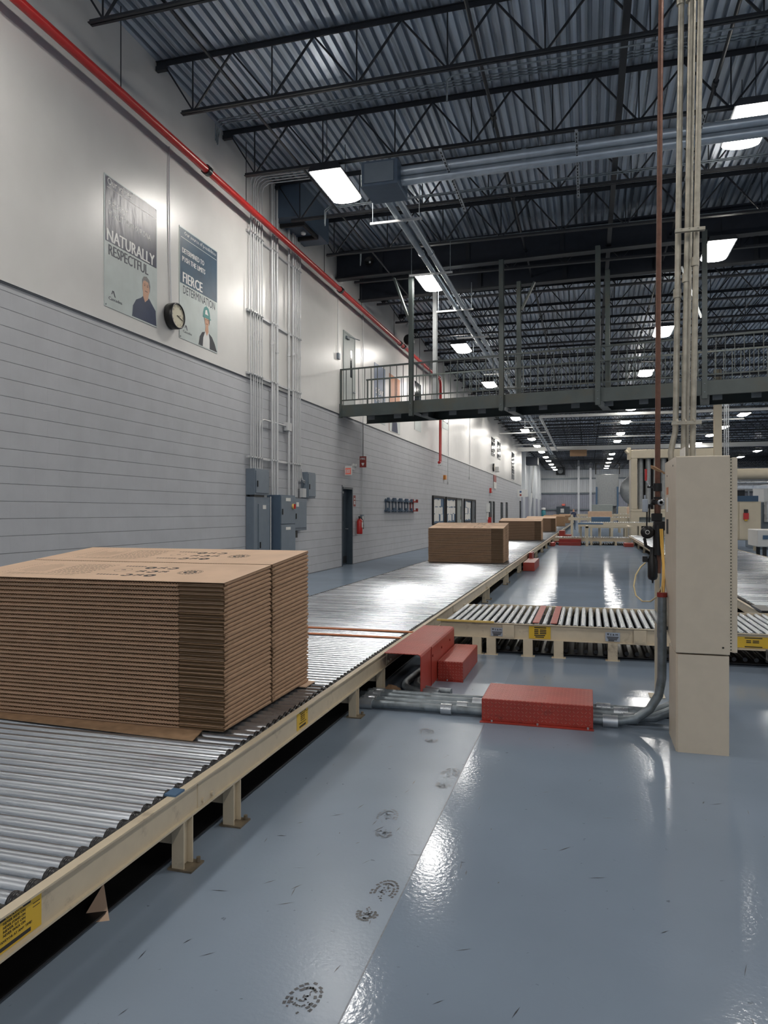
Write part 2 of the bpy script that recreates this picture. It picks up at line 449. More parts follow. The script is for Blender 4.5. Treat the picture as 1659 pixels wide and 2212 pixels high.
def tag(o, label=None, cat=None, group=None, kind=None):
    if label: o['label'] = label
    if cat: o['category'] = cat
    if group: o['group'] = group
    if kind: o['kind'] = kind
    return o

def thing(name, label, cat, loc=(0, 0, 0), group=None):
    o = D.objects.new(name, None)
    COL.objects.link(o)
    o.location = loc
    o.empty_display_size = 0.1
    ORG[o.name] = Vector(loc)
    return tag(o, label, cat, group)

def clone(o, parent=None, loc=None):
    c = o.copy(); COL.objects.link(c)
    for ch in o.children: clone(ch, c)
    if parent is not None: c.parent = parent
    if loc is not None: c.location = loc
    return c

TXT = {}
def text(m, body, o, xa, ya, w, h, mi=0, bold=False):
    """lettering as flat faces; o lower left corner, xa reading direction, ya up, fitted into w x h"""
    if body not in TXT:
        c = D.curves.new('lettering', 'FONT'); c.body = body; c.resolution_u = 2
        if len(body) > 14: c.resolution_u = 1
        t = D.objects.new('lettering', c); COL.objects.link(t)
        bpy.context.view_layer.update()
        dg = bpy.context.evaluated_depsgraph_get()
        me = D.meshes.new_from_object(t.evaluated_get(dg))
        TXT[body] = ([tuple(v.co) for v in me.vertices], [tuple(p.vertices) for p in me.polygons])
        D.objects.remove(t); D.curves.remove(c); D.meshes.remove(me)
    vs, fs = TXT[body]
    x0 = min(v[0] for v in vs); x1 = max(v[0] for v in vs); y0 = min(v[1] for v in vs); y1 = max(v[1] for v in vs)
    o, xa, ya = Vector(o), Vector(xa), Vector(ya)
    sx, sy = w / (x1 - x0), h / (y1 - y0)
    out = [o + xa * (v[0] - x0) * sx + ya * (v[1] - y0) * sy for v in vs]
    m.add(out, fs, mi)
    if bold:
        e = xa * h * 0.045
        nrm = xa.cross(ya) * 0.0002
        m.add([p + e + nrm for p in out], fs, mi); m.add([p - e + nrm * 2 for p in out], fs, mi)
    return m

ORD = ['first', 'second', 'third', 'fourth', 'fifth', 'sixth', 'seventh', 'eighth', 'ninth', 'tenth', 'eleventh', 'twelfth',
       'thirteenth', 'fourteenth', 'fifteenth', 'sixteenth', 'seventeenth', 'eighteenth', 'nineteenth', 'twentieth']
def ordn(i):
    if i < 20: return ORD[i]
    tens = {2: 'twenty', 3: 'thirty', 4: 'forty'}[(i + 1) // 10]
    u = (i + 1) % 10
    return tens[:-1] + 'ieth' if u == 0 else tens + '-' + ORD[u - 1]

# ================================================================== THE SETTING
WX = -6.5
Y0, Y1, YS = -20.0, 110.0, 74.0
XR = 30.0
floor = tag(MB().box(WX - 0.5, Y0, -0.2, XR, Y1, 0).build('floor', 'floor', org=(0, 0, 0)), kind='structure')
# seam line between the two coats
MB().box(-0.706, Y0, 0, -0.701, 5.1, 0.0006).build('coating_seam', 'print_faint', parent=floor)
# block wall with a door recess
m = MB()
DY0, DY1, DZ = 18.75, 19.65, 2.2
m.box(WX - 0.3, Y0, 0, WX, DY0, 4.14).box(WX - 0.3, DY1, 0, WX, YS, 4.14).box(WX - 0.3, DY0, DZ, WX, DY1, 4.14)
wall = tag(m.build('wall_left', 'block', org=(0, 0, 0)), kind='structure')
MB().box(WX - 0.3, Y0, 4.16, WX + 0.03, YS, 8.6).build('upper_panel', 'wall_white', parent=wall)
tag(MB().box(WX - 0.2, Y0, 4.14, WX + 0.012, YS, 4.16).build('trim_1', 'trim', org=(0, 0, 0)), kind='structure')
# metal sided end of the left wall and the far wall
def siding(prof_axis, fixed, a, b, z0, z1, pitch=0.30, dep=0.04, sgn=1):
    m = MB(); n = int((b - a) / pitch)
    pts = []
    for i in range(n):
        s0 = a + i * pitch
        pts += [(s0, 0), (s0 + pitch * 0.7, 0), (s0 + pitch * 0.78, dep), (s0 + pitch * 0.92, dep)]
    pts.append((b, 0))
    vs = []
    for z in (z0, z1):
        for t, d in pts:
            vs.append((fixed + sgn * d, t, z) if prof_axis == 'x' else (t, fixed + sgn * d, z))
    k = len(pts)
    fs = [(i, i + 1, k + i + 1, k + i) if (prof_axis == 'y') == (sgn < 0) else (i + 1, i, k + i, k + i + 1) for i in range(k - 1)]
    m.add(vs, fs)
    return m
sw = tag(siding('x', -6.75, YS, Y1, 3.3, 8.6).build('wall_left_far', 'siding', org=(0, 0, 0)), kind='structure')
siding('x', -6.75, YS, Y1, 0, 3.3).build('lower_siding', 'siding_blue', parent=sw)
fw_ = tag(siding('y', Y1, -6.75, XR, 4.3, 8.6, sgn=-1).build('wall_back', 'siding', org=(0, 0, 0)), kind='structure')
siding('y', Y1, -6.75, XR, 0, 4.3, sgn=-1).build('lower_siding', 'siding_blue', parent=fw_)
for z in (1.9, 4.3, 6.45):
    MB().box(-6.7, Y1 - 0.25, z - 0.12, XR, Y1 - 0.05, z + 0.08).build('wall_girt', 'galv_dull', parent=fw_)
tag(MB().box(XR, Y0, 0, XR + 0.2, Y1, 8.6).build('wall_right', 'siding_blue', org=(0, 0, 0)), kind='structure')
tag(MB().box(WX, Y0, 0, WX + 0.006, DY0 - 0.05, 0.02).box(WX, DY1 + 0.02, 0, WX + 0.006, YS, 0.02).build('wall_foot_crack', 'trim', org=(0, 0, 0)), kind='structure')  # added thin dark strip drawing the crack line at the wall foot
# corrugated roof deck, ribs running down the hall
m = MB(); pts = []
x = WX - 0.3; P_ = 0.1524
while x < XR:
    pts += [(x, 8.52), (x + P_ * 0.58, 8.52), (x + P_ * 0.64, 8.595), (x + P_ * 0.94, 8.595)]
    x += P_
k = len(pts)
vs = [(a, Y0, b) for a, b in pts] + [(a, Y1, b) for a, b in pts]
m.add(vs, [(i, k + i, k + i + 1, i + 1) for i in range(k - 1)])
ceil = tag(m.build('ceiling', 'deck', org=(0, 0, 0)), kind='structure')
MB().box(WX - 0.3, Y0, 8.66, XR, Y1, 8.7).build('roof_board', 'black_matt', parent=ceil)

# ------------------------------------------------------------------ roof joists
JY = [7.70 + 2.13 * i for i in range(48)]
def joist_parts(root, Y):
    t = MB()
    t.box(WX + 0.04, Y - 0.035, 8.49, XR - 0.2, Y - 0.006, 8.50).box(WX + 0.04, Y - 0.010, 8.42, XR - 0.2, Y - 0.004, 8.50)
    t.box(WX + 0.04, Y + 0.006, 8.49, XR - 0.2, Y + 0.04, 8.50).box(WX + 0.04, Y + 0.004, 8.42, XR - 0.2, Y + 0.010, 8.50)
    t.box(WX + 0.04, Y - 0.035, 8.35, WX + 0.22, Y + 0.035, 8.42)
    t.build('top_chord', 'joist', root)
    b = MB()
    for s in (-1, 1):
        b.box(-6.02, Y + s * 0.005, 7.62, XR - 0.6, Y + s * 0.045, 7.632).box(-6.02, Y + s * 0.005, 7.62, XR - 0.6, Y + s * 0.012, 7.68)
    b.build('bottom_chord', 'joist', root)
    wv = MB()
    xb = -5.83
    wv.bar((WX + 0.2, Y, 8.40), (xb, Y, 7.66), 0.022)
    while xb < XR - 1.5:
        wv.bar((xb, Y, 7.64), (xb, Y, 8.46), 0.018)
        wv.bar((xb + 0.03, Y, 7.66), (xb + 0.66, Y, 8.44), 0.026)
        wv.bar((xb + 0.66, Y, 8.44), (xb + 1.29, Y, 7.66), 0.026)
        xb += 1.32
    wv.build('web', 'joist', root)
jt = 'black open-web steel roof joist under the deck, {} one counted from the camera'
for i, Y in enumerate(JY):
    if i == 0:
        j0 = thing('roof_joist', jt.format('first'), 'roof joist', (0, Y, 0), 'open-web joists under the roof deck')
        joist_parts(j0, Y)
    else:
        c = clone(j0, loc=(0, Y, 0))
        c['label'] = jt.format(ordn(i))
        ORG[c.name] = Vector((0, Y, 0))
# bridging angles and the pipes that run down the hall above the bottom chords
for (x, r, nm, lb, mt) in ((-4.95, 0.012, 'bridging_rod', 'thin steel bridging rod tying the joists beside the left wall', 'joist'),
                           (4.6, 0.012, 'bridging_rod', 'thin steel bridging rod tying the joists right of the hall centre', 'joist')):
    tag(MB().bar((x, 7.0, 7.70), (x, 108, 7.70), 0.03).build(nm, mt), lb, 'bridging rod', 'joist bridging rods')
for (x, lb) in ((-1.47, 'dark sprinkler branch pipe with couplings under the deck, left of the rusty standpipe'),
                (1.83, 'dark sprinkler branch pipe with couplings under the deck, right of the ceiling conduits')):
    t = thing('sprinkler_pipe', lb, 'sprinkler pipe', (x, 7, 7.9), 'sprinkler branch pipes')
    MB().cyl((x, 7, 7.9), (x, 106, 7.9), 0.026, 8).build('pipe', 'joist', t)
    for k in range(14):
        y = 8.6 + 3.1 * k
        MB().cyl((x, y - 0.07, 7.9), (x, y + 0.07, 7.9), 0.045, 8).cyl((x, y, 7.9), (x, y, 7.72), 0.012, 6).build('coupling', 'joist', t)
tag(MB().box(0.43, 7, 7.78, 0.52, 60, 7.92).build('steel_purlin', 'joist'), 'flat dark steel member running lengthwise above the hall centre', 'steel beam')
# deep double girder
def girder(Yw, name, label, side):
    t = thing(name, label, 'girder', (WX, Yw, 7.7), 'deep dark girders above the walkway')
    f = lambda x: Yw - 0.05 * (x - WX)
    def slab(z0, z1, d):
        m = MB(); xa, xb = WX + 0.04, 16.0
        m.add([(xa, f(xa) - d, z0), (xb, f(xb) - d, z0), (xb, f(xb) + d, z0), (xa, f(xa) + d, z0), (xa, f(xa) - d, z1), (xb, f(xb) - d, z1), (xb, f(xb) + d, z1), (xa, f(xa) + d, z1)],
              [(0, 3, 2, 1), (4, 5, 6, 7), (0, 1, 5, 4), (1, 2, 6, 5), (2, 3, 7, 6), (3, 0, 4, 7)])
        return m
    slab(7.73, 8.32, 0.012).build('web_plate', 'girder', t)
    slab(7.69, 7.73, 0.13).build('bottom_flange', 'joist', t)
    slab(8.32, 8.36, 0.13).build('top_flange', 'girder', t)
    for k in range(9):
        xx = WX + 1.3 + 2.3 * k
        MB().bar((xx, f(xx) - 0.06, 7.73), (xx, f(xx) - 0.06, 8.32), 0.10, 0.012).build('stiffener', 'joist', t)
    return t
girder(18.2, 'roof_girder', 'deep black plate girder crossing above the near side of the walkway', -1)
girder(20.2, 'roof_girder', 'deep black plate girder crossing above the far side of the walkway', 1)
# horn speaker on the girder
t = thing('horn_speaker', 'small round dark horn speaker on the girder face by the left wall', 'speaker', (-5.5, 18.12, 8.05))
MB().lathe((-5.5, 18.12, 8.05), [(0.03, 0), (0.05, -0.04), (0.11, -0.12), (0.13, -0.14), (0.125, -0.145), (0.10, -0.12), (0.03, -0.06)], 20, 'y').build('horn', 'black', t)
MB().lathe((-5.5, 18.12, 8.05), [(0.0, -0.075), (0.025, -0.07), (0.03, -0.05)], 12, 'y').build('driver', 'white', t)

# ------------------------------------------------------------------ lamps
def lamp_parts(root, x, y, z):
    h = MB()
    h.prism([(x - 0.31, z + 0.05), (x + 0.31, z + 0.05), (x + 0.25, z + 0.16), (x - 0.25, z + 0.16)], 'y', y - 0.64, y + 0.64)
    h.box(x - 0.12, y - 0.3, z + 0.16, x + 0.12, y + 0.3, z + 0.24)
    h.build('housing', 'joist', root)
    l = MB(); n = 8; pr = []
    for i in range(n + 1):
        a = PI * i / n
        pr.append((x - 0.285 * math.cos(a), z + 0.05 - 0.075 * math.sin(a)))
    l.prism(pr, 'y', y - 0.61, y + 0.61, smooth=False)
    l.build('lens', 'lens', root)
    c = MB()
    for s in (-0.5, 0.5): c.cyl((x, y + s, z + 0.14), (x, y + s, 8.5), 0.006, 5)
    c.build('hanger_cable', 'joist', root)
LR = {'leftmost': [(-4.45, -16.0), (-4.45, -9.0), (-4.45, -2.0), (-4.45, 5.0), (-4.45, 12.5), (-3.95, 18.4)] + [(-4.45, y) for y in (26.1, 33.9, 40.3, 46.7, 53.7, 60.2, 66.8, 73.5, 80.5, 86.5, 93, 99, 104.5)],
      'second': [(2.4, -16.0), (2.4, -9.0), (2.4, -2.0), (2.4, 5.0), (2.4, 12.3), (2.86, 17.95)] + [(2.4, y) for y in (25.5, 32.9, 38.5, 43.8, 50.5, 57.8, 64, 71, 78, 84.6, 91.5, 98, 103.5)],
      'third': [(9.2, y) for y in (-16.0, -9.0, -2.0, 5.0, 12.5, 18.5, 25.5, 33, 41.5, 48.5, 55.5, 61, 68, 75, 82, 89, 96, 103)],
      'fourth': [(16.0, y) for y in (-2.0, 6.0, 14, 22, 30, 38, 46, 54, 62, 70, 78, 86, 94, 102)]}
L0 = None
for row, ps in LR.items():
    vis = 0
    for (x, y) in ps:
        lb = 'lit rectangular ceiling lamp with a curved lens, {} in the {} row from the wall'
        if y > 6:
            lab = lb.format(ordn(vis), row if row != 'leftmost' else 'nearest'); vis += 1
        else:
            lab = 'lit rectangular ceiling lamp of the {} row, {} behind the view'.format(row, ordn(int(13 - y) // 7))
        if L0 is None:
            L0 = thing('high_bay_lamp', lab, 'ceiling lamp', (x, y, 7.45), 'high bay ceiling lamps')
            lamp_parts(L0, x, y, 7.45)
        else:
            c = clone(L0, loc=(x, y, 7.45)); c['label'] = lab
            ORG[c.name] = Vector((x, y, 7.45))

# ------------------------------------------------------------------ ducts under the roof
t = thing('junction_box', 'dark blue-grey box under the roof where the ceiling ducts meet', 'box', (-3.22, 11.5, 6.80))
MB().box(-3.56, 11.2, 6.80, -2.95, 11.9, 7.20).build('body', 'cab_dark', t, bevel=0.008)
MB().box(-3.50, 11.18, 6.84, -3.01, 11.2, 7.16).build('cover', 'cab_blue', t)
for k, (zz, rr) in enumerate(((7.10, 0.085), (6.945, 0.075))):
    t = thing('ceiling_duct', 'grey-blue round duct crossing the hall from the box, {} of the pair'.format('upper' if k == 0 else 'lower'), 'duct', (-2.95, 11.5, zz), 'duct pair crossing the hall')
    MB().cyl((-2.95, 11.5, zz), (15, 11.5, zz + 0.15), rr, 14).build('pipe', 'duct', t)
    for q in range(6):
        xx = -1.0 + 2.4 * q
        MB().cyl((xx, 11.5, zz + 0.008 * (xx + 2.9)), (xx + 0.07, 11.5, zz + 0.008 * (xx + 2.9)), rr + 0.01, 14).build('coupling', 'duct', t)
for k, xx in enumerate((-3.42, -3.22)):
    t = thing('ceiling_duct', 'grey-blue round duct running down the hall from the box, {} of the pair'.format('left' if k == 0 else 'right'), 'duct', (xx, 11.9, 7.05), 'duct pair running down the hall')
    MB().cyl((xx, 11.9, 7.02), (xx, 70, 7.02), 0.06, 12).build('pipe', 'duct', t)
    for q in range(9):
        yy = 15.0 + 4.2 * q
        MB().cyl((xx, yy, 7.02), (xx, yy + 0.08, 7.02), 0.072, 12).build('coupling', 'galv', t)
for q in range(14):
    yy = 13.0 + 3.1 * q
    t = thing('trapeze_hanger', 'bright strut hanger under the ducts that run down the hall, {} from the camera'.format(ordn(q)), 'hanger', (-3.5, yy, 6.9), 'strut hangers under the long ducts')
    MB().box(-3.95, yy - 0.02, 6.91, -2.95, yy + 0.02, 6.95).build('strut', 'white', t)
    MB().cyl((-3.9, yy, 6.9), (-3.9, yy, 7.65), 0.007, 5).cyl((-3.0, yy, 6.9), (-3.0, yy, 7.65), 0.007, 5).build('rod', 'galv_dull', t)
for k, (xa, yb, lb) in enumerate(((-2.15, 13.0, 'left'), (-0.16, 13.0, 'middle'), (1.55, 12.8, 'right'))):
    m = MB()
    m.bar((xa, 10.7, 7.0 - 0.02), (xa, yb, 6.98), 0.045, 0.03)
    for q in range(20):
        yy = 10.75 + q * (yb - 10.8) / 20
        m.box(xa - 0.008, yy, 6.955, xa + 0.008, yy + 0.05, 6.963, 1)
    tag(m.build('slotted_strut', ['galv', 'black_matt']), 'slotted metal strut hanging beneath the crossing ducts, {} of three'.format(lb), 'strut', 'slotted struts under the crossing ducts')
# conduits that cross at joist level
for k, (yy, zz, xa, n) in enumerate(((11.2, 8.28, -6.2, 3), (13.9, 7.75, -5.2, 2), (9.95, 7.60, -1.9, 1), (16.3, 7.72, -5.2, 2))):
    for q in range(n):
        m = MB().tube([(xa - 0.02 * q, yy + 0.07 * q, zz - 0.35), (xa, yy + 0.07 * q, zz - 0.06), (xa + 0.08, yy + 0.07 * q, zz), (20, yy + 0.07 * q, zz)], 0.013, 6)
        tag(m.build('ceiling_conduit', 'galv_dull'), 'thin metal conduit crossing at joist level, run {} from the camera, {} in it'.format(ordn(k), ordn(q)), 'conduit', 'conduits crossing at joist level')
# pale pipes and beam far down the hall
t = thing('ceiling_pipe', 'pale pipe crossing the hall beyond the walkway, below the joists', 'pipe', (-2.8, 44.8, 7.3))
MB().cyl((-2.8, 44.8, 7.3), (24, 45.1, 7.35), 0.09, 12).cyl((-2.8, 44.8, 7.3), (-2.8, 70, 7.3), 0.08, 10).build('pipe', 'white', t)
for k, yy in enumerate((50, 54.5, 59, 64)):
    tag(MB().cyl((-6.4 if k % 2 else 0.8, yy, 7.4), (-3.0 if k % 2 else 9.5, yy, 7.4), 0.05, 8).build('ceiling_pipe', 'white'),
        'thin pale pipe at joist level, {} one beyond the walkway'.format(ordn(k)), 'pipe', 'thin pale pipes beyond the walkway')
t = thing('crossing_beam', 'pale steel beam crossing the whole hall near its far end', 'beam', (-6.4, 69, 7.2))
MB().box(-6.4, 68.9, 7.22, 28, 69.15, 7.26).box(-6.4, 69.01, 7.26, 28, 69.04, 7.56).box(-6.4, 68.9, 7.56, 28, 69.15, 7.60).build('beam', 'white', t)
for k in range(8): MB().cyl((-4 + 4 * k, 69, 7.6), (-4 + 4 * k, 69, 8.45), 0.02, 6).build('hanger_rod', 'cream_clean', t)
tag(MB().box(-1.6, 68.6, 6.65, -0.1, 69.1, 7.22).build('hanging_unit', 'card_edge'), 'small tan box unit hanging below the pale crossing beam', 'box')

# ------------------------------------------------------------------ left wall: sprinkler main
t = thing('sprinkler_main', 'glossy red sprinkler main running along the upper left wall', 'pipe', (-6.22, 31.1, 7.3))
MB().tube([(-6.22, -6, 7.3), (-6.22, 30.85, 7.3), (-6.22, 31.02, 7.25), (-6.22, 31.1, 7.1), (-6.24, 31.1, 3.75), (-6.24, 31.05, 3.68), (-6.24, 30.85, 3.66)], 0.062, 16).build('pipe', 'pipe_red', t)
for y in (10.95, 17.8, 24.0, 24.5, 30.6):
    MB().cyl((-6.22, y - 0.05, 7.3), (-6.22, y + 0.05, 7.3), 0.085, 14).box(-6.32, y - 0.03, 7.28, -6.12, y + 0.03, 7.32).build('coupling', 'black' if y < 25 else 'pipe_red', t)
for y in (8.6, 12.4, 16.6, 19.6, 23.2, 27): 
    MB().cyl((-6.22, y, 7.36), (-6.22, y, 8.5), 0.008, 6).build('hanger_rod', 'joist', t)
MB().cyl((-6.24, 30.9, 3.62), (-6.24, 30.9, 3.5), 0.035, 10).cyl((-6.32, 30.9, 3.53), (-6.16, 30.9, 3.53), 0.02, 8).build('drain_valve', 'white', t)

# ------------------------------------------------------------------ posters
def ell(cy, cz, ry, rz, x, n=24, a0=0, a1=2 * PI):
    return [(x, cy + ry * math.cos(a0 + (a1 - a0) * i / n), cz + rz * math.sin(a0 + (a1 - a0) * i / n)) for i in range(n if abs(a1 - a0 - 2 * PI) < 1e-6 else n + 1)]
PX = WX + 0.03
def logo(x, y, z, s):
    m = MB()
    m.poly([(x, y, z + s * 0.55), (x, y + s * 0.18, z + s), (x, y + s * 0.30, z + s * 0.95), (x, y + s * 0.14, z + s * 0.55)])
    m.poly([(x, y + s * 0.22, z + s * 0.95), (x, y + s * 0.55, z + s * 0.35), (x, y + s * 0.75, z + s * 0.30), (x, y + s * 0.45, z + s * 0.98)])
    text(m, 'Cascades', (x, y - s * 0.45, z - s * 0.12), (0, 1, 0), (0, 0, 1), s * 2.3, s * 0.34, bold=True)
    return m
def banner(y0, y1, z0, z1, zb, top, label):
    t = thing('wall_banner', label, 'banner', (PX, (y0 + y1) / 2, z0))
    MB().box(PX, y0, z0, PX + 0.008, y1, z1).build('sheet', 'poster_light', t)
    MB().box(PX + 0.008, y0 + 0.02, zb, PX + 0.011, y1 - 0.02, z1 - 0.02).build('coloured_field', top, t)
    g = MB()
    for yy in (y0 + 0.03, (y0 + y1) / 2, y1 - 0.03):
        for zz in (z0 + 0.03, z1 - 0.03):
            g.cyl((PX + 0.01, yy, zz), (PX + 0.014, yy, zz), 0.012, 8)
    g.build('grommets', 'galv_dull', t)
    return t
XT = PX + 0.0125
yv, zv = (0, 1, 0), (0, 0, 1)
t = banner(8.57, 9.84, 4.37, 6.22, 5.29, 'poster_navy', 'large wall banner reading Naturally Respectful with a grey-haired man in a navy shirt')
m = MB()
text(m, 'Our values', (XT, 8.63, 6.09), yv, zv, 0.55, 0.10)
m.box(XT, 8.62, 6.045, XT + 0.0005, 9.80, 6.052)
text(m, 'RESPECT', (XT, 8.66, 5.79), yv, zv, 0.42, 0.085)
text(m, 'HUMILITY IS IN OUR DNA', (XT, 8.66, 5.66), yv, zv, 1.0, 0.085)
text(m, 'NATURALLY', (XT, 8.62, 5.30), yv, zv, 1.14, 0.17, bold=True)
m.build('white_lettering', 'white', t)
m = MB(); text(m, 'RESPECTFUL', (XT - 0.003, 8.66, 5.11), yv, zv, 0.94, 0.15, bold=True)
m.build('dark_lettering', 'navy_print', t)
logo(PX + 0.009, 8.72, 4.50, 0.13).build('logo', 'navy_print', t)
x = PX + 0.009
m = MB().poly([(x, 9.20, 4.39), (x, 9.22, 4.55), (x, 9.30, 4.66), (x, 9.42, 4.72), (x, 9.47, 4.76), (x, 9.63, 4.76), (x, 9.70, 4.70), (x, 9.80, 4.62), (x, 9.82, 4.39)])
m.build('printed_shirt', 'shirt', t)
x += 0.0008
m = MB().poly([(x, 9.47, 4.76), (x, 9.52, 4.68), (x, 9.60, 4.74), (x, 9.62, 4.84), (x, 9.47, 4.84)]).poly([(q[0] + 0.0004, q[1], q[2]) for q in ell(9.545, 4.90, 0.092, 0.125, x)])
m.build('printed_face', 'skin', t)
x += 0.001
m = MB().poly([(x, 9.455, 4.93), (x, 9.45, 5.00), (x, 9.49, 5.06), (x, 9.56, 5.08), (x, 9.63, 5.04), (x, 9.655, 4.95), (x, 9.64, 4.84), (x, 9.625, 4.93), (x, 9.60, 5.0), (x, 9.52, 5.01), (x, 9.475, 4.99)])
m.build('printed_hair', 'hair_grey', t)
m = MB().box(x, 9.495, 4.925, x + 0.0005, 9.525, 4.935).box(x, 9.565, 4.925, x + 0.0005, 9.60, 4.935).box(x, 9.515, 4.845, x + 0.0005, 9.585, 4.853).box(x, 9.49, 4.95, x + 0.0005, 9.53, 4.956).box(x, 9.56, 4.95, x + 0.0005, 9.60, 4.956)
m.build('printed_features', 'hair_dark', t)

t = banner(10.48, 11.74, 4.37, 6.22, 5.29, 'poster_teal', 'large wall banner reading Fierce Determination with a woman in a teal hard hat')
m = MB()
text(m, 'Our source of possibilities', (XT, 10.62, 6.09), yv, zv, 1.06, 0.085)
m.box(XT, 10.52, 6.045, XT + 0.0005, 11.70, 6.052)
text(m, 'DETERMINED TO', (XT, 10.56, 5.80), yv, zv, 0.70, 0.085, bold=True)
text(m, 'PUSH THE LIMITS', (XT, 10.56, 5.66), yv, zv, 0.74, 0.085, bold=True)
text(m, 'FIERCE', (XT, 10.58, 5.315), yv, zv, 0.62, 0.17, bold=True)
m.build('white_lettering', 'white', t)
m = MB(); text(m, 'DETERMINATION', (XT - 0.003, 10.59, 5.13), yv, zv, 1.06, 0.135)
m.build('dark_lettering', 'navy_print', t)
logo(PX + 0.009, 10.64, 4.50, 0.12).build('logo', 'navy_print', t)
x = PX + 0.009
MB().poly([(x, 11.08, 4.39), (x, 11.12, 4.54), (x, 11.20, 4.63), (x, 11.30, 4.66), (x, 11.44, 4.66), (x, 11.54, 4.62), (x, 11.64, 4.52), (x, 11.72, 4.39)]).build('printed_cardigan', 'cardigan', t)
x += 0.0008
MB().poly([(x, 11.22, 4.39), (x, 11.24, 4.55), (x, 11.31, 4.68), (x, 11.42, 4.68), (x, 11.46, 4.55), (x, 11.46, 4.39)]).build('printed_blouse', 'white', t)
x += 0.0008
MB().poly([(x, 11.30, 4.68), (x, 11.36, 4.60), (x, 11.42, 4.68), (x, 11.41, 4.78), (x, 11.32, 4.78)]).poly([(q[0] + 0.0004, q[1], q[2]) for q in ell(11.36, 4.86, 0.072, 0.11, x)]).build('printed_face', 'skin', t)
x += 0.001
MB().poly([(x, 11.425, 4.93), (x, 11.455, 4.93), (x, 11.45, 4.80), (x, 11.43, 4.84)]).poly([(x, 11.29, 4.93), (x, 11.27, 4.93), (x, 11.275, 4.84)]).box(x, 11.315, 4.875, x + 0.0005, 11.34, 4.885).box(x, 11.38, 4.875, x + 0.0005, 11.405, 4.885).box(x, 11.335, 4.805, x + 0.0005, 11.385, 4.813).build('printed_hair_and_features', 'hair_dark', t)
m = MB().poly([(x, 11.23, 4.92), (x, 11.235, 5.00), (x, 11.27, 5.08), (x, 11.345, 5.12), (x, 11.42, 5.09), (x, 11.465, 5.01), (x, 11.475, 4.92)]).box(x, 11.22, 4.905, x + 0.0006, 11.50, 4.925)
m.build('printed_helmet', 'hat_teal', t)
MB().poly([(x + 0.001, 11.30, 4.97), (x + 0.001, 11.31, 5.04), (x + 0.001, 11.36, 5.06), (x + 0.001, 11.38, 5.01), (x + 0.001, 11.41, 4.97)]).build('helmet_emblem', 'white', t)

# clock on its cord conduit
t = thing('wall_clock', 'round double-faced clock with black rim between the two large banners', 'clock', (PX + 0.10, 10.22, 4.64))
c = (PX, 10.22, 4.645)
MB().lathe(c, [(0.15, 0.0), (0.205, 0.015), (0.21, 0.10), (0.205, 0.15), (0.185, 0.155), (0.183, 0.135)], 36, 'x').build('rim', 'black', t)
MB().lathe(c, [(0.0, 0.137), (0.184, 0.136)], 36, 'x').build('face', 'clock_face', t)
m = MB(); x = PX + 0.139
for k in range(12):
    a = 2 * PI * k / 12; s = 'XII I II III IV V VI VII VIII IX X XI'.split()[k]
    n = str(12 if k == 0 else k)
    cy, cz = 10.22 + 0.148 * math.sin(a), 4.645 + 0.148 * math.cos(a)
    text(m, n, (x, cy - (0.018 if len(n) == 2 else 0.010), cz - 0.014), yv, zv, 0.036 if len(n) == 2 else 0.018, 0.03)
m.build('numerals', 'black', t)
for a, l, wd, nm in ((math.radians(76), 0.09, 0.014, 'hour_hand'), (math.radians(108), 0.15, 0.009, 'minute_hand')):
    m = MB().bar((x + 0.003, 10.22 - 0.02 * math.sin(a), 4.645 - 0.02 * math.cos(a)), (x + 0.003, 10.22 + l * math.sin(a), 4.645 + l * math.cos(a)), 0.003, wd, up=(1, 0, 0))
    m.build(nm, 'black', t)
tag(MB().tube([(PX + 0.02, 10.22, 4.85), (PX + 0.02, 10.18, 5.6), (PX + 0.02, 10.16, 6.5), (PX + 0.02, 10.16, 7.35)], 0.010, 8).build('clock_conduit', 'painted_conduit'),
    'thin grey conduit running up the white wall from the clock', 'conduit')

# ------------------------------------------------------------------ conduit rack and electrical cabinets
CX0 = PX + 0.07
cond = [(12.96, 8.4, 2.34, .014), (13.07, 8.4, 2.34, .014), (13.15, 8.4, 2.34, .014), (13.25, 8.4, 2.34, .014), (13.36, 8.4, 2.34, .014), (13.47, 8.4, 2.34, .014),
        (13.96, 8.3, 1.84, .026), (14.07, 8.3, 1.84, .020), (14.21, 8.3, 1.84, .030), (14.84, 8.2, 1.84, .026), (15.08, 8.2, 1.84, .026), (15.20, 8.2, 1.84, .020),
        (15.30, 8.2, 1.84, .016), (15.40, 8.2, 2.2, .014), (15.50, 8.2, 2.2, .014)]
for k, (y, zt, zb_, r) in enumerate(cond):
    m = MB()
    if zt > 8.35: m.tube([(CX0, y, zb_), (CX0, y, 8.0), (CX0 + 0.04, y, 8.12), (CX0 + 0.14, y + 0.02, 8.2), (CX0 + 1.5, y + 0.06, 8.2)], r, 8)
    else: m.cyl((CX0, y, zb_), (CX0, y, 8.45), r, 10)
    for zz in (4.9 + 0.06 * (k % 4),): m.cyl((CX0, y, zz), (CX0, y, zz + 0.07), r * 1.4, 10)
    tag(m.build('wall_conduit', 'painted_conduit'), 'upright {} painted conduit on the wall rack, {} from the left'.format('thin' if r < .018 else 'thick', ordn(k)), 'conduit', 'upright conduits on the wall rack')
for k, z in enumerate((7.02, 5.46, 4.22, 2.57)):
    m = MB()
    m.box(PX, 12.88, z, PX + 0.045, 15.62, z + 0.045)
    for y, *_r in cond: m.box(PX + 0.045, y - 0.03, z + 0.008, PX + 0.105, y + 0.03, z + 0.036)
    tag(m.build('conduit_strut', 'painted_conduit'), 'horizontal painted strut holding the wall conduits, {} from the top'.format(ordn(k)), 'strut', 'struts of the wall conduit rack')
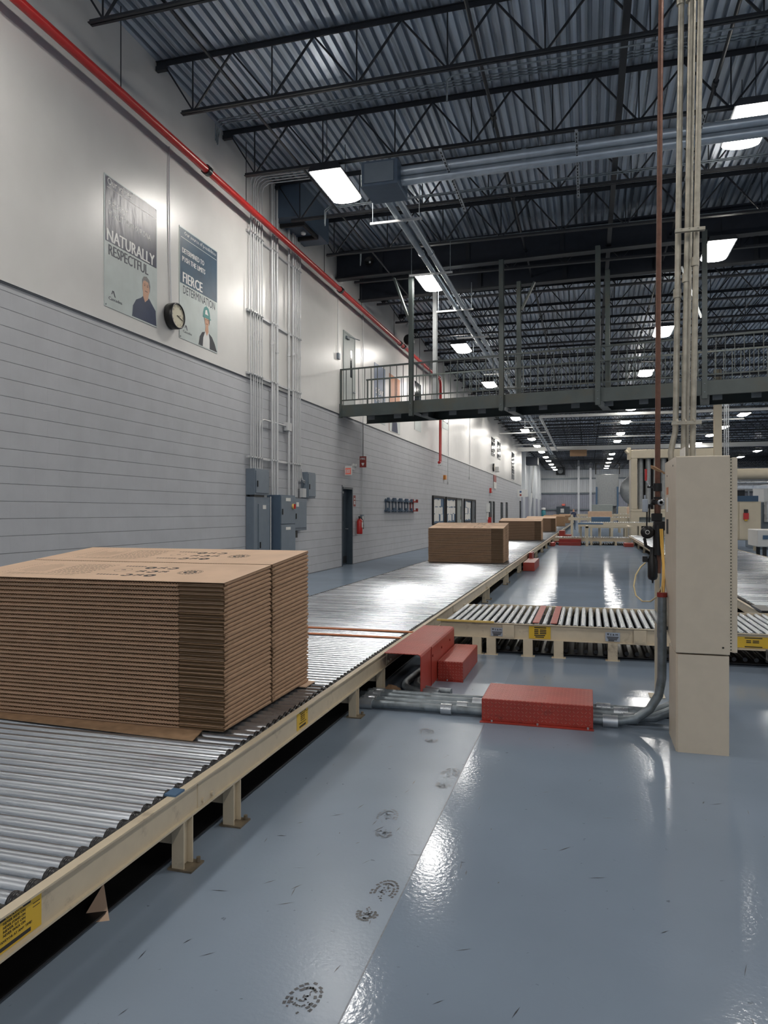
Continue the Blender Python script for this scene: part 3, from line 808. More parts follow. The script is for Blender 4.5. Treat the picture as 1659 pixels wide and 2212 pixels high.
tag(MB().tube([(CX0 - 0.02, 13.40, 2.4), (CX0 - 0.02, 13.40, 3.25), (CX0 - 0.02, 13.46, 3.36), (CX0 - 0.02, 13.6, 3.40), (CX0 - 0.02, 14.75, 3.40)], 0.022, 8).build('bent_conduit', 'painted_conduit'),
    'bent conduit turning sideways between the upright wall conduits', 'conduit')
tag(MB().box(PX, 14.7, 3.30, PX + 0.10, 14.95, 3.48).build('conduit_box', 'painted_conduit', bevel=0.005), 'small grey junction box between the upright wall conduits', 'junction box')

def cabinet(name, label, x1, y0, y1, z0, z1, mt='cab_blue', doors=None, group=None, depth0=WX):
    t = thing(name, label, 'electrical cabinet', ((depth0 + x1) / 2, (y0 + y1) / 2, z0), group)
    MB().box(depth0 + 0.005, y0, z0, x1, y1, z1).build('body', mt, t, bevel=0.006)
    for (a, b, c, d, dm) in (doors or []):
        dd = MB().box(x1 + 0.002, a, c, x1 + 0.018, b, d).build('door', dm, t, bevel=0.003)
        MB().box(x1 + 0.018, a + 0.04, (c + d) / 2 - 0.10, x1 + 0.035, a + 0.065, (c + d) / 2 + 0.02).build('latch', 'black', dd)
    return t
t = cabinet('breaker_box', 'grey-blue wall box above the cabinets at the foot of the left conduits', -6.30, 12.93, 13.58, 1.84, 2.36,
            doors=[(12.96, 13.55, 1.88, 2.32, 'cab_blue')])
MB().box(-6.42, 12.95, 1.80, -6.32, 13.4, 1.84).build('base_bracket', 'black', t)
t = cabinet('electrical_cabinet', 'tall grey-blue electrical cabinet, leftmost behind the carton stack', -6.32, 12.93, 13.68, 0.0, 1.80, doors=[(13.12, 13.62, 0.1, 1.66, 'cab_blue')])
MB().box(-6.302, 13.3, 1.56, -6.300, 13.45, 1.64).build('sticker', 'paper', t)
tag(MB().cyl((-6.33, 13.73, 0.0), (-6.33, 13.73, 1.82), 0.012, 6).build('cabinet_conduit', 'white'), 'thin white conduit between the two tall electrical cabinets', 'conduit')
t = cabinet('electrical_cabinet', 'tall dark blue electrical cabinet with rotary switch, right of the grey one', -6.19, 13.90, 14.69, 0.0, 1.86, mt='cab_dark',
            doors=[(13.92, 14.67, 1.25, 1.84, 'cab_blue'), (13.92, 14.67, 0.04, 1.23, 'cab_blue')])
MB().lathe((-6.17, 14.53, 1.62), [(0.06, 0.0), (0.06, 0.02), (0.04, 0.03), (0, 0.03)], 16, 'x').build('switch_plate', 'yellow_paint', t)
MB().box(-6.14, 14.51, 1.57, -6.11, 14.55, 1.67).build('switch_handle', 'pipe_red', t)
MB().box(-6.172, 14.15, 1.73, -6.168, 14.40, 1.80).build('name_plate', 'paper', t)
MB().box(-6.172, 14.15, 1.12, -6.168, 14.40, 1.18).build('name_plate', 'paper', t)
t = cabinet('breaker_box', 'flat grey-blue wall panel right of the tall dark cabinet', -6.33, 14.74, 15.72, 1.08, 1.81, doors=[(14.98, 15.66, 1.14, 1.75, 'cab_blue')])
MB().box(-6.31, 15.05, 1.62, -6.308, 15.2, 1.72).build('sticker', 'paper', t)
tag(MB().box(-6.42, 15.0, 0.92, -6.34, 15.2, 1.08).build('outlet_box', 'black', bevel=0.005), 'small black outlet box under the flat wall panel', 'outlet box')
t = cabinet('breaker_box', 'grey-blue wall box fed by curved conduits, nearest the dark door', -6.33, 15.78, 16.28, 1.83, 2.44, doors=[(15.80, 16.26, 1.87, 2.40, 'cab_blue')])
MB().box(-6.42, 15.52, 1.84, -6.34, 15.72, 2.05).build('side_box', 'painted_conduit', t)
for q in range(2):
    MB().tube([(CX0, 15.48 + 0.08 * q, 2.5), (CX0, 15.50 + 0.08 * q, 2.35), (CX0, 15.58 + 0.08 * q, 2.26 - 0.05 * q), (CX0, 15.80, 2.22 - 0.05 * q)], 0.014, 8).build('feed_conduit', 'painted_conduit', t)

# ------------------------------------------------------------------ ground floor door
t = tag(MB().box(WX - 0.28, DY0, 0, WX - 0.12, DY0 + 0.06, DZ).box(WX - 0.28, DY1 - 0.06, 0, WX + 0.01, DY1, DZ).box(WX - 0.28, DY0 + 0.06, DZ - 0.06, WX + 0.01, DY1 - 0.06, DZ).box(WX - 0.01, DY0 - 0.04, 0, WX + 0.012, DY0, DZ + 0.04).build('door_1', 'door_dark', org=(WX, 19.2, 0)), kind='structure')
t['label'] = 'dark blue door and frame in the block wall below the walkway'
lf = MB().box(WX - 0.20, DY0 + 0.06, 0.01, WX - 0.155, DY1 - 0.06, DZ - 0.07).build('door_leaf', 'door_dark', parent=t)
MB().box(WX - 0.154, DY0 + 0.45, 1.25, WX - 0.150, DY0 + 0.52, 1.95).build('door_window', 'glass_dark', parent=lf)
MB().box(WX - 0.155, DY0 + 0.1, 0.05, WX - 0.15, DY1 - 0.1, 0.25).build('kick_plate', 'black', parent=lf)
MB().cyl((WX - 0.155, DY1 - 0.18, 1.02), (WX - 0.07, DY1 - 0.18, 1.02), 0.014, 8).cyl((WX - 0.08, DY1 - 0.18, 1.02), (WX - 0.08, DY1 - 0.32, 1.02), 0.013, 8).build('lever_handle', 'galv', parent=lf)
MB().box(WX - 0.155, DY0 + 0.12, 2.02, WX - 0.09, DY0 + 0.40, 2.08).build('door_closer', 'galv_dull', parent=lf)
# door onto the walkway
t = tag(MB().box(PX - 0.01, 18.71, 4.42, PX + 0.03, 18.76, 6.50).box(PX - 0.01, 19.68, 4.42, PX + 0.03, 19.73, 6.50).box(PX - 0.01, 18.76, 6.45, PX + 0.03, 19.68, 6.50).build('door_2', 'door_grey', org=(PX, 19.2, 4.42)), kind='structure')
t['label'] = 'grey steel door with narrow window opening onto the walkway'
lf = MB().box(PX, 18.76, 4.43, PX + 0.02, 19.68, 6.45).build('door_leaf', 'door_grey', parent=t)
MB().box(PX + 0.02, 19.30, 5.30, PX + 0.026, 19.42, 6.06).build('door_window', 'glass_dark', parent=lf)
MB().box(PX + 0.02, 18.86, 6.30, PX + 0.08, 19.10, 6.37).bar((PX + 0.06, 19.0, 6.38), (PX + 0.20, 19.60, 6.40), 0.02).build('door_closer', 'galv_dull', parent=lf)
MB().cyl((PX + 0.02, 19.56, 5.35 - 0.45), (PX + 0.09, 19.56, 4.90), 0.02, 8).cyl((PX + 0.08, 19.56, 4.90), (PX + 0.08, 19.44, 4.90), 0.012, 8).build('lever_handle', 'galv', parent=lf)
# further doors in the block wall
for k, (y0, y1, z1) in enumerate(((36.5, 38.2, 2.22), (41.5, 43.0, 2.22), (49.3, 50.3, 2.24), (51.3, 52.1, 2.25), (56.1, 57.3, 2.25), (59.7, 60.8, 2.3), (72.2, 73.4, 2.6))):
    t = tag(MB().box(WX, y0, 0, WX + 0.05, y0 + 0.08, z1).box(WX, y1 - 0.08, 0, WX + 0.05, y1, z1).box(WX, y0 + 0.08, z1 - 0.08, WX + 0.05, y1 - 0.08, z1).build('door_%d' % (k + 3), 'black_matt', org=(WX, y0, 0)), kind='structure')
    lf = MB().box(WX + 0.002, y0 + 0.08, 0.01, WX + 0.02, y1 - 0.08, z1 - 0.08).build('door_leaf', 'door_dark' if k != 0 else 'door_grey', parent=t)
    MB().box(WX + 0.02, y1 - 0.45, 1.1, WX + 0.024, y1 - 0.3, 1.8).build('door_window', 'glass_dark', parent=lf)
# upper windows far down the wall
for k, (y0, y1, z0, z1, nb) in enumerate(((50.3, 52.0, 5.50, 6.75, 4), (53.7, 55.5, 5.50, 6.75, 4), (64.2, 66.2, 4.4, 6.8, 5))):
    t = tag(MB().box(PX, y0, z0, PX + 0.03, y1, z1).build('window_%d' % (k + 1), 'glass_dark', org=(PX, y0, z0)), kind='structure')
    m = MB()
    for q in range(nb + 1):
        zz = z0 + (z1 - z0) * q / nb
        m.box(PX + 0.03, y0, zz - 0.02, PX + 0.05, y1, zz + 0.02)
    m.box(PX + 0.03, (y0 + y1) / 2 - 0.03, z0, PX + 0.05, (y0 + y1) / 2 + 0.03, z1)
    m.build('window_bars', 'white', parent=t)

# ------------------------------------------------------------------ things on the block wall
t = thing('exit_sign', 'lit exit sign projecting from the wall above the dark door', 'exit sign', (WX + 0.15, 19.0, 2.55))
MB().box(WX, 18.96, 2.52, WX + 0.20, 19.02, 2.78).build('case', 'white', t, bevel=0.004)
MB().box(WX + 0.02, 18.953, 2.545, WX + 0.18, 18.96, 2.72).build('face', 'exit_red', t)
m = MB(); text(m, 'EXIT', (WX + 0.035, 18.951, 2.58), (1, 0, 0), zv, 0.13, 0.10, bold=True); m.build('lettering', 'white', t)
t = thing('emergency_lamp', 'twin-head emergency lamp on the wall beside the exit sign', 'lamp', (WX + 0.08, 19.45, 2.72))
MB().box(WX, 19.3, 2.70, WX + 0.08, 19.62, 2.78).build('case', 'white', t)
for q in range(2): MB().lathe((WX + 0.10, 19.36 + 0.2 * q, 2.82), [(0.02, -0.03), (0.05, 0.0), (0.05, 0.04), (0, 0.045)], 12, 'x').build('lamp_head', 'white', t)
t = thing('fire_sign', 'red square fire extinguisher sign with a down arrow above the dark door', 'sign', (WX + 0.2, 20.0, 2.80))
MB().box(WX + 0.10, 20.0, 2.80, WX + 0.30, 20.02, 3.12).build('plate', 'red_flat', t)
m = MB(); text(m, 'FIRE', (WX + 0.13, 19.997, 3.02), (1, 0, 0), zv, 0.14, 0.06, bold=True)
m.poly([(WX + 0.16, 19.997, 2.93), (WX + 0.24, 19.997, 2.93), (WX + 0.24, 19.997, 2.90), (WX + 0.20, 19.997, 2.84), (WX + 0.16, 19.997, 2.90)])
m.build('symbol', 'white', t)
tag(MB().cyl((WX + 0.2, 20.01, 3.12), (WX + 0.2, 20.01, 4.07), 0.010, 6).build('sign_hanger', 'joist'), 'dark rod from the walkway down to the red fire sign', 'rod')
t = thing('fire_extinguisher_sign', 'narrow red and white sign on the wall above the fire extinguisher', 'sign', (WX, 19.8, 1.68))
MB().box(WX, 19.72, 1.66, WX + 0.004, 19.92, 1.98).build('plate', 'red_flat', t)
MB().box(WX + 0.004, 19.77, 1.72, WX + 0.005, 19.87, 1.82).box(WX + 0.004, 19.77, 1.86, WX + 0.005, 19.87, 1.90).build('symbol', 'white', t)
t = thing('fire_extinguisher', 'red fire extinguisher hanging on the wall right of the dark door', 'fire extinguisher', (WX + 0.10, 20.0, 0.88))
MB().lathe((WX + 0.10, 20.0, 0.86), [(0, 0), (0.08, 0.0), (0.085, 0.02), (0.085, 0.36), (0.06, 0.42), (0.03, 0.45), (0, 0.45)], 18).build('cylinder', 'pipe_red', t)
MB().box(WX + 0.08, 19.96, 1.31, WX + 0.12, 20.08, 1.37).box(WX + 0.09, 19.92, 1.36, WX + 0.11, 20.06, 1.38).build('valve_head', 'black', t)
MB().tube([(WX + 0.12, 20.04, 1.34), (WX + 0.17, 20.12, 1.26), (WX + 0.18, 20.12, 1.1), (WX + 0.18, 20.1, 1.0)], 0.011, 8).build('hose', 'black', t)
MB().box(WX + 0.18, 19.95, 1.05, WX + 0.19, 20.06, 1.2).box(WX + 0.15, 20.10, 1.22, WX + 0.17, 20.16, 1.38).build('tag', 'paper', t)
t = thing('wall_conduit_drop', 'thin conduit dropping to an outlet box beside the fire extinguisher', 'conduit', (WX + 0.03, 20.5, 1.3))
MB().cyl((WX + 0.03, 20.46, 1.4), (WX + 0.03, 20.46, 4.1), 0.011, 8).cyl((PX + 0.03, 20.46, 4.1), (PX + 0.03, 20.46, 8.4), 0.011, 8).build('conduit', 'painted_conduit', t)
MB().box(WX, 20.38, 1.26, WX + 0.07, 20.54, 1.42).build('outlet_box', 'cab_blue', t, bevel=0.004)
t = thing('pull_cord_box', 'thin conduit with a small grey box left of the walkway door', 'conduit', (PX + 0.03, 18.3, 5.6))
MB().cyl((PX + 0.02, 18.25, 5.75), (PX + 0.02, 18.25, 7.25), 0.010, 6).build('conduit', 'painted_conduit', t)
MB().box(PX, 18.20, 5.60, PX + 0.06, 18.34, 5.76).build('box', 'cab_blue', t)
# wall rack of black hooks
t = thing('hook_rack', 'row of grey and red metal holders mounted on the block wall', 'rack', (WX, 25, 1.5))
for q in range(5):
    yy = 23.1 + q * 0.86
    m = MB()
    m.box(WX, yy, 1.50, WX + 0.03, yy + 0.10, 1.95).box(WX, yy + 0.45, 1.50, WX + 0.03, yy + 0.55, 1.95)
    m.box(WX, yy - 0.08, 1.86, WX + 0.12, yy + 0.62, 1.92).box(WX, yy - 0.08, 1.52, WX + 0.12, yy + 0.62, 1.57)
    for z in (1.52, 1.86):
        m.cyl((WX + 0.14, yy - 0.1, z), (WX + 0.14, yy - 0.1, z + 0.12), 0.05, 8)
        m.cyl((WX + 0.14, yy + 0.6, z), (WX + 0.14, yy + 0.6, z + 0.12), 0.05, 8)
    m.build('holder', 'cab_dark' if q != 4 else 'red_flat', t)
# notice boards
for k, (y0, y1, lb) in enumerate(((30.6, 33.2, 'first'), (33.6, 36.2, 'second'), (38.8, 41.3, 'third'))):
    t = thing('notice_board', 'dark-framed notice board full of white papers, {} along the wall from the camera'.format(lb), 'notice board', (WX, y0, 0.95), 'notice boards on the block wall')
    MB().box(WX, y0, 0.95, WX + 0.03, y1, 2.2).build('board', 'board_blue', t)
    fm = MB().box(WX, y0, 0.93, WX + 0.07, y0 + 0.12, 2.22).box(WX, y1 - 0.12, 0.93, WX + 0.07, y1, 2.22).box(WX, y0 + 0.12, 0.93, WX + 0.07, y1 - 0.12, 1.01).box(WX, y0 + 0.12, 2.12, WX + 0.07, y1 - 0.12, 2.22)
    fm.build('frame', 'black_matt', t)
    for r in range(3):
        yy = y0 + 0.2
        while yy < y1 - 0.45:
            wd = random.uniform(0.24, 0.40)
            z = 1.80 - r * 0.33 + random.uniform(-0.03, 0.03)
            if random.random() < 0.88: MB().box(WX + 0.031, yy, z - 0.05, WX + 0.036, yy + wd, z + 0.26).build('paper_sheet', 'paper', t)
            yy += wd + 0.03
# small signals and fittings further along
tag(MB().box(WX, 33.1, 3.02, WX + 0.12, 33.4, 3.22).build('amber_beacon', 'beacon'), 'small amber beacon on the block wall right of the red pipe end', 'beacon')
for k, (y, zt, zb_, up) in enumerate(((34.2, 8.4, 2.95, 0), (40.7, 8.4, 3.5, 0))):
    m = MB().cyl((PX + 0.02, y, 4.2), (PX + 0.02, y, zt), 0.014, 6).cyl((WX + 0.02, y, zb_), (WX + 0.02, y, 4.1), 0.014, 6).box(WX, y - 0.08, zb_ - 0.12, WX + 0.06, y + 0.08, zb_)
    tag(m.build('wall_conduit', 'painted_conduit'), 'thin upright conduit on the wall beyond the red pipe, {} one'.format(ordn(k)), 'conduit', 'conduits beyond the red pipe')
t = thing('wall_clock', 'small round clock high on the wall far down the hall', 'clock', (PX, 51.2, 4.65))
MB().lathe((PX, 51.2, 4.65), [(0.28, 0), (0.28, 0.10), (0.25, 0.11), (0, 0.10)], 18, 'x').build('rim', 'black', t)
MB().lathe((PX, 51.2, 4.65), [(0.24, 0.115), (0, 0.115)], 18, 'x').build('face', 'clock_face', t)
tag(MB().box(PX, 52.6, 4.42, PX + 0.25, 53.2, 4.8).build('wall_speaker', 'white', bevel=0.03), 'white box speaker beside the far clock', 'speaker')
t = thing('wall_sign', 'red and white sign on the wall below the far clock', 'sign', (WX, 52, 3.3))
MB().box(PX, 51.6, 4.17 - 0.5, PX + 0.02, 53.0, 4.15).build('upper_plate', 'red_flat', t)
MB().box(PX, 51.6, 3.20, PX + 0.02, 53.0, 3.66).build('lower_plate', 'paper', t)
t = thing('fire_alarm', 'red fire alarm strobe on the block wall above the far doors', 'fire alarm', (WX, 49.8, 2.85))
MB().box(WX, 49.5, 2.82, WX + 0.12, 50.1, 3.14).build('body', 'pipe_red', t)
MB().box(WX + 0.12, 49.7, 2.92, WX + 0.16, 49.9, 3.04).build('strobe_lens', 'white', t)
t = thing('hanging_sign', 'white sign board with blue and red dots hanging near the siding corner', 'sign', (WX + 0.8, 70, 3.0))
MB().box(WX, 70, 2.95, WX + 0.95, 70.04, 3.65).build('board', 'white', t)
MB().box(WX + 0.2, 69.98, 3.35, WX + 0.38, 70, 3.52).build('blue_dot', 'poster_blue', t)
MB().box(WX + 0.2, 69.98, 3.05, WX + 0.38, 70, 3.2).build('red_dot', 'red_flat', t)
t = thing('wall_telephone', 'white telephone station with hanging sheets on the block wall', 'telephone', (WX, 48.2, 1.2))
MB().box(WX, 47.9, 1.5, WX + 0.15, 48.6, 2.1).build('body', 'white', t)
MB().box(WX, 48.0, 1.0, WX + 0.05, 48.5, 1.45).build('hanging_sheet', 'paper', t)
MB().box(WX, 48.7, 0.6, WX + 0.2, 49.0, 1.15).build('red_case', 'pipe_red', t)
# posters seen over the walkway
def small_poster(y0, y1, z0, z1, mt, label, word=None, low=None):
    t = thing('wall_poster', label, 'poster', (PX, (y0 + y1) / 2, z0), 'posters on the white wall beyond the walkway')
    MB().box(PX, y0, z0, PX + 0.01, y1, z1).build('sheet', mt, t)
    if low: MB().box(PX + 0.01, y0, z0, PX + 0.012, y1, z0 + low).build('pale_lower_half', 'poster_light', t)
    if word:
        m = MB()
        for i, wd in enumerate(word): text(m, wd, (PX + 0.0135, y0 + 0.1, z1 - 0.95 - 0.26 * i), yv, zv, (y1 - y0) * 0.75, 0.18, bold=True)
        m.build('lettering', 'white', t)
    return t
small_poster(21.74, 22.97, 4.37, 6.22, 'poster_blue', 'blue poster on the wall behind the walkway railing', ['SPEAK', 'OPENLY'], 0.55)
t = small_poster(23.49, 24.92, 4.25, 6.2, 'orange', 'orange poster on the wall behind the walkway railing', None, 0.7)
MB().poly([(PX + 0.014, 23.8, 4.27), (PX + 0.014, 23.85, 4.6), (PX + 0.014, 24.1, 4.75), (PX + 0.014, 24.3, 4.75), (PX + 0.014, 24.5, 4.6), (PX + 0.014, 24.6, 4.27)]).build('printed_figure', 'shirt', t)
small_poster(27.2, 28.3, 4.7, 6.6, 'glass_dark', 'tall dark poster on the wall left of the red downpipe', None, 0.5)
small_poster(32.8, 34.1, 5.4, 6.6, 'glass_dark', 'dark barred picture on the wall right of the red downpipe', None, 0.3)
# duct box at the top corner of the wall
t = thing('corner_duct', 'dark grey duct box at the top of the wall above the red main', 'duct', (-6.2, 15.4, 7.72))
MB().box(PX, 14.2, 7.78, -5.85, 15.9, 8.5).build('box', 'cab_dark', t)
MB().box(PX, 14.5, 7.70, -5.9, 14.56, 7.78).box(PX, 15.3, 7.70, -5.9, 15.36, 7.78).box(-5.96, 14.56, 7.70, -5.9, 15.3, 7.78).build('mouth_frame', 'black_matt', t)
MB().lathe((-6.1, 14.95, 7.66), [(0, 0), (0.05, 0.02), (0.06, 0.06), (0, 0.12)], 14).build('lamp_bulb', 'white', t)
t = thing('alarm_drum', 'small black drum hanging at the red main above the walkway', 'drum', (-6.05, 24.6, 7.5))
MB().lathe((-6.05, 24.6, 7.55), [(0, -0.12), (0.17, -0.12), (0.19, -0.05), (0.19, 0.1), (0, 0.12)], 16, 'y').build('drum', 'black', t)
MB().cyl((-6.05, 24.6, 7.7), (-6.05, 24.6, 8.5), 0.02, 8).cyl((-6.15, 24.6, 8.05), (-5.9, 24.6, 8.15), 0.05, 8).build('fitting', 'white', t)
tag(MB().box(-6.7, 82, 6.8, -5.4, 84, 7.7).build('corner_unit', 'girder', bevel=0.03), 'dark box unit mounted high at the far left corner before the siding', 'unit')
# X bracing and hangers at the far end
for k, (y0, y1) in enumerate(((86, 93), (93, 86))):
    tag(MB().bar((-6.6, y0, 0.2), (-6.6, y1, 7.4), 0.12).build('wall_brace', 'white'), 'pale diagonal brace against the far metal siding, {}'.format('rising away' if k == 0 else 'rising towards the camera'), 'brace', 'diagonal braces at the siding')
for k, y in enumerate((78, 86, 94, 102)):
    tag(MB().box(-6.7, y - 0.12, 0, -6.45, y + 0.12, 8.4).build('wall_column', 'siding'), 'pale steel column against the far siding, {} from the block wall'.format(ordn(k)), 'column', 'columns against the far siding')

# ================================================================== WALKWAY (slightly skewed to the wall)
KX, KY = -6.46, 18.43
dx_, dy_ = 0.9896, -0.1437
def K(s, t, z): return (KX + s * dx_ - t * dy_, KY + s * dy_ + t * dx_, z)
def kbox(m, s0, s1, t0, t1, z0, z1, mi=0):
    vs = [K(a, b, c) for c in (z0, z1) for a, b in ((s0, t0), (s1, t0), (s1, t1), (s0, t1))]
    return m.add(vs, [(0, 3, 2, 1), (4, 5, 6, 7), (0, 1, 5, 4), (1, 2, 6, 5), (2, 3, 7, 6), (3, 0, 4, 7)], mi)
KW = 1.70; KL = 15.0
walk = thing('walkway', 'dark green-grey steel walkway hung from the roof, crossing from the wall door', 'walkway', (KX, KY, 4.07))
for nm, t0, sg in (('near_stringer', 0.0, 1), ('far_stringer', KW, -1)):
    m = MB(); kbox(m, 0, KL, t0 - 0.005, t0 + 0.008, 4.07, 4.38); kbox(m, 0, KL, t0, t0 + sg * 0.07, 4.07, 4.082); kbox(m, 0, KL, t0, t0 + sg * 0.07, 4.37, 4.382)
    m.build(nm, 'catwalk', walk)
m = MB(); kbox(m, 0.0, KL, 0.02, KW - 0.02, 4.30, 4.36); m.build('deck', 'underdeck', walk)
HS = [2.1, 4.48, 6.76, 9.02, 11.4, 13.7]
for s in HS:
    m = MB(); kbox(m, s - 0.10, s + 0.10, 0.01, KW - 0.01, 4.075, 4.095); kbox(m, s - 0.006, s + 0.006, 0.01, KW - 0.01, 4.09, 4.29)
    m.build('cross_beam', 'catwalk', walk)
s = 0.7
while s < KL:
    m = MB(); kbox(m, s - 0.10, s + 0.10, 0.50, 0.515, 4.02, 4.14); kbox(m, s - 0.02, s + 0.02, 0.50, 0.515, 4.14, 4.30); m.build('bracket_tab', 'tank', walk); s += 0.78
m = MB(); kbox(m, 0, 0.06, -0.03, 0.05, 4.05, 4.42); m.build('end_plate', 'catwalk', walk)
for side, t0, s_start in (('near', 0.03, 0.0), ('far', KW - 0.03, 0.0)):
    m = MB()
    kbox(m, s_start, KL, t0 - 0.02, t0 + 0.02, 5.33, 5.37); kbox(m, s_start, KL, t0 - 0.015, t0 + 0.015, 4.50, 4.53)
    if side == 'near': kbox(m, s_start, s_start + 0.05, t0 - 0.02, t0 + 0.02, 4.38, 5.35)
    else: kbox(m, s_start + 0.02, s_start + 0.06, t0 - 0.02, t0 + 0.02, 4.38, 5.35)
    rail = m.build(side + '_railing', 'catwalk', walk)
    q = 0.18
    while q < 13.5:
        mm = MB(); kbox(mm, q - 0.008, q + 0.008, t0 - 0.008, t0 + 0.008, 4.53, 5.33); mm.build('baluster', 'catwalk', rail); q += 0.185
for i, s in enumerate(HS):
    for side, t0 in (('near', -0.05), ('far', KW + 0.05)):
        pale = side == 'far' and i in (0, 3)
        zt = 7.66
        m = MB(); kbox(m, s - 0.055, s + 0.055, t0 - 0.05, t0 - 0.038, 3.98 if side == 'near' else 4.1, zt); kbox(m, s - 0.055, s + 0.055, t0 + 0.038, t0 + 0.05, 3.98 if side == 'near' else 4.1, zt)
        kbox(m, s - 0.006, s + 0.006, t0 - 0.04, t0 + 0.04, 3.98 if side == 'near' else 4.1, zt)
        ps = m.build('hanger_post', 'tank' if pale else 'catwalk', walk)
        if pale: ps['label'] = 'pale grey hanger post'
        m = MB()
        for zz in (4.12, 4.30): m.cyl(K(s, t0 - 0.07, zz), K(s, t0, zz), 0.014, 6)
        m.build('bolts', 'galv_dull', walk)
MB().bar(K(1.62, -0.05, 7.6), K(2.1, -0.05, 6.3), 0.09, 0.05).build('knee_brace', 'catwalk', walk)
MB().bar(K(4.9, KW + 0.05, 7.6), K(4.55, KW + 0.05, 6.9), 0.09, 0.05).build('knee_brace', 'catwalk', walk)
MB().bar(K(8.5, KW + 0.05, 7.5), K(8.95, KW + 0.05, 6.2), 0.06, 0.05).build('knee_brace', 'tank', walk)

# ================================================================== CONVEYORS
def lathe_roller_y(m, x, y0, y1, z, r, n=14): m.cyl((x, y0, z), (x, y1, z), r, n)
def lengthwise(name, label, XL, XRt, ya, yb, xneed, mt='roller', legs=(), nind=100, pitch=0.0762, mirror=False):
    """a floor conveyor running down the hall; XL/XRt are the inner faces of its side channels"""
    t = thing(name, label, 'conveyor', ((XL + XRt) / 2, ya, 0))
    for nm, x, sg in (('left_rail', XL, -1), ('right_rail', XRt, 1)):
        m = MB()
        zt = 0.334 if sg > 0 or nm == 'right_rail' else 0.312
        m.box(x + sg * 0.012, ya, 0.206, x + sg * 0.018, yb, zt - 0.002)
        m.box(x - sg * 0.004, ya, zt - 0.007, x + sg * 0.035, yb, zt).box(x + sg * 0.012, ya, 0.204, x + sg * 0.034, yb, 0.212)
        m.build(nm, 'cream', t)
    y = ya + 0.04; k = 0
    rr = 0.0292; zc = 0.305
    near = []
    while y < yb - 0.04:
        near.append(y); y += pitch
    for y in near[:nind]:
        r = MB().cyl((XL + 0.035, y, zc), (XRt - 0.035, y, zc), rr, 20).build('roller', mt, t)
        e = MB()
        for x, sg in ((XL + 0.035, 1), (XRt - 0.035, -1)):
            e.lathe((x, y, zc), [(0.010, -0.030 * sg), (0.022, -0.026 * sg), (0.033, -0.022 * sg), (0.034, -0.012 * sg), (0.027, -0.010 * sg), (0.034, -0.006 * sg), (0.0345, 0.004 * sg), (0.0315, 0.006 * sg)], 14, 'x')
        e.build('roller_bearing', 'black', r)
    m = MB()
    for i, y in enumerate(near[nind:]):
        m.cyl((XL + 0.035, y, zc), (XRt - 0.035, y, zc), rr, 8 if i > 160 else 12, caps=False)
    if m.v: tag(m.build('roller_run', mt, t), kind='stuff')
    m = MB()
    for i, y in enumerate(near[nind:nind + 500]):
        for x in (XL + 0.022, XRt - 0.022): m.cyl((x - 0.012, y, zc), (x + 0.012, y, zc), 0.033, 6)
    if m.v: tag(m.build('roller_bearings', 'black', t), kind='stuff')
    for y in legs:
        for x, sg in ((XL, -1), (XRt, 1)):
            m = MB()
            xx = x + sg * 0.005
            m.box(xx - 0.028, y - 0.038, 0.008, xx + 0.028, y - 0.030, 0.206).box(xx - 0.028, y + 0.030, 0.008, xx + 0.028, y + 0.038, 0.206).box(xx - 0.004, y - 0.03, 0.008, xx + 0.004, y + 0.03, 0.206)
            lg = m.build('leg', 'cream', t)
            f = MB().box(xx - 0.045, y - 0.045, 0, xx + 0.068, y + 0.060, 0.008).cyl((xx + sg * 0.052, y + 0.04, 0.009), (xx + sg * 0.052, y + 0.04, 0.03), 0.010, 6)
            f.build('foot_plate', 'foot', lg)
        MB().box(XL, y - 0.02, 0.10, XRt, y + 0.02, 0.16).build('cross_member', 'cream', t)
    MB().box(XL + 0.05, ya, 0.225, XRt - 0.05, yb, 0.232).build('drip_pan', 'black_matt', t)
    m = MB().box(XL + 0.06, ya, 0.015, XRt - 0.06, min(yb, 60), 0.022)  # added flat black sheet, deepens the shade under the conveyor; no rollers here
    m.build('underside_shade_bed', 'black', t)
    return t
lg = [2.70, 3.14, 5.02, 5.73, 8.85, 9.3] + [v for k in range(13) for v in (11.9 + 3.05 * k, 12.35 + 3.05 * k)]
XL, XRr = -3.74, -1.655
mainc = lengthwise('roller_conveyor', 'long cream-framed roller conveyor carrying the carton stacks down the left side', XL, XRr, 0.4, 104.0, 0, legs=[0.6] + lg)
m = MB()
for y in (2.87, 5.93, 9.05, 12.1, 15.2, 18.2):
    p = MB().box(XRr + 0.018, y - 0.075, 0.213, XRr + 0.023, y + 0.075, 0.326)
    for a, b in ((-0.04, 0.235), (0.04, 0.235)): p.cyl((XRr + 0.023, y + a, b), (XRr + 0.034, y + a, b), 0.011, 6)
    p.build('splice_plate', 'cream', mainc)
MB().box(XRr - 0.02, 2.60, 0.334, XRr + 0.033, 2.67, 0.342).build('blue_clip', 'board_blue', mainc)
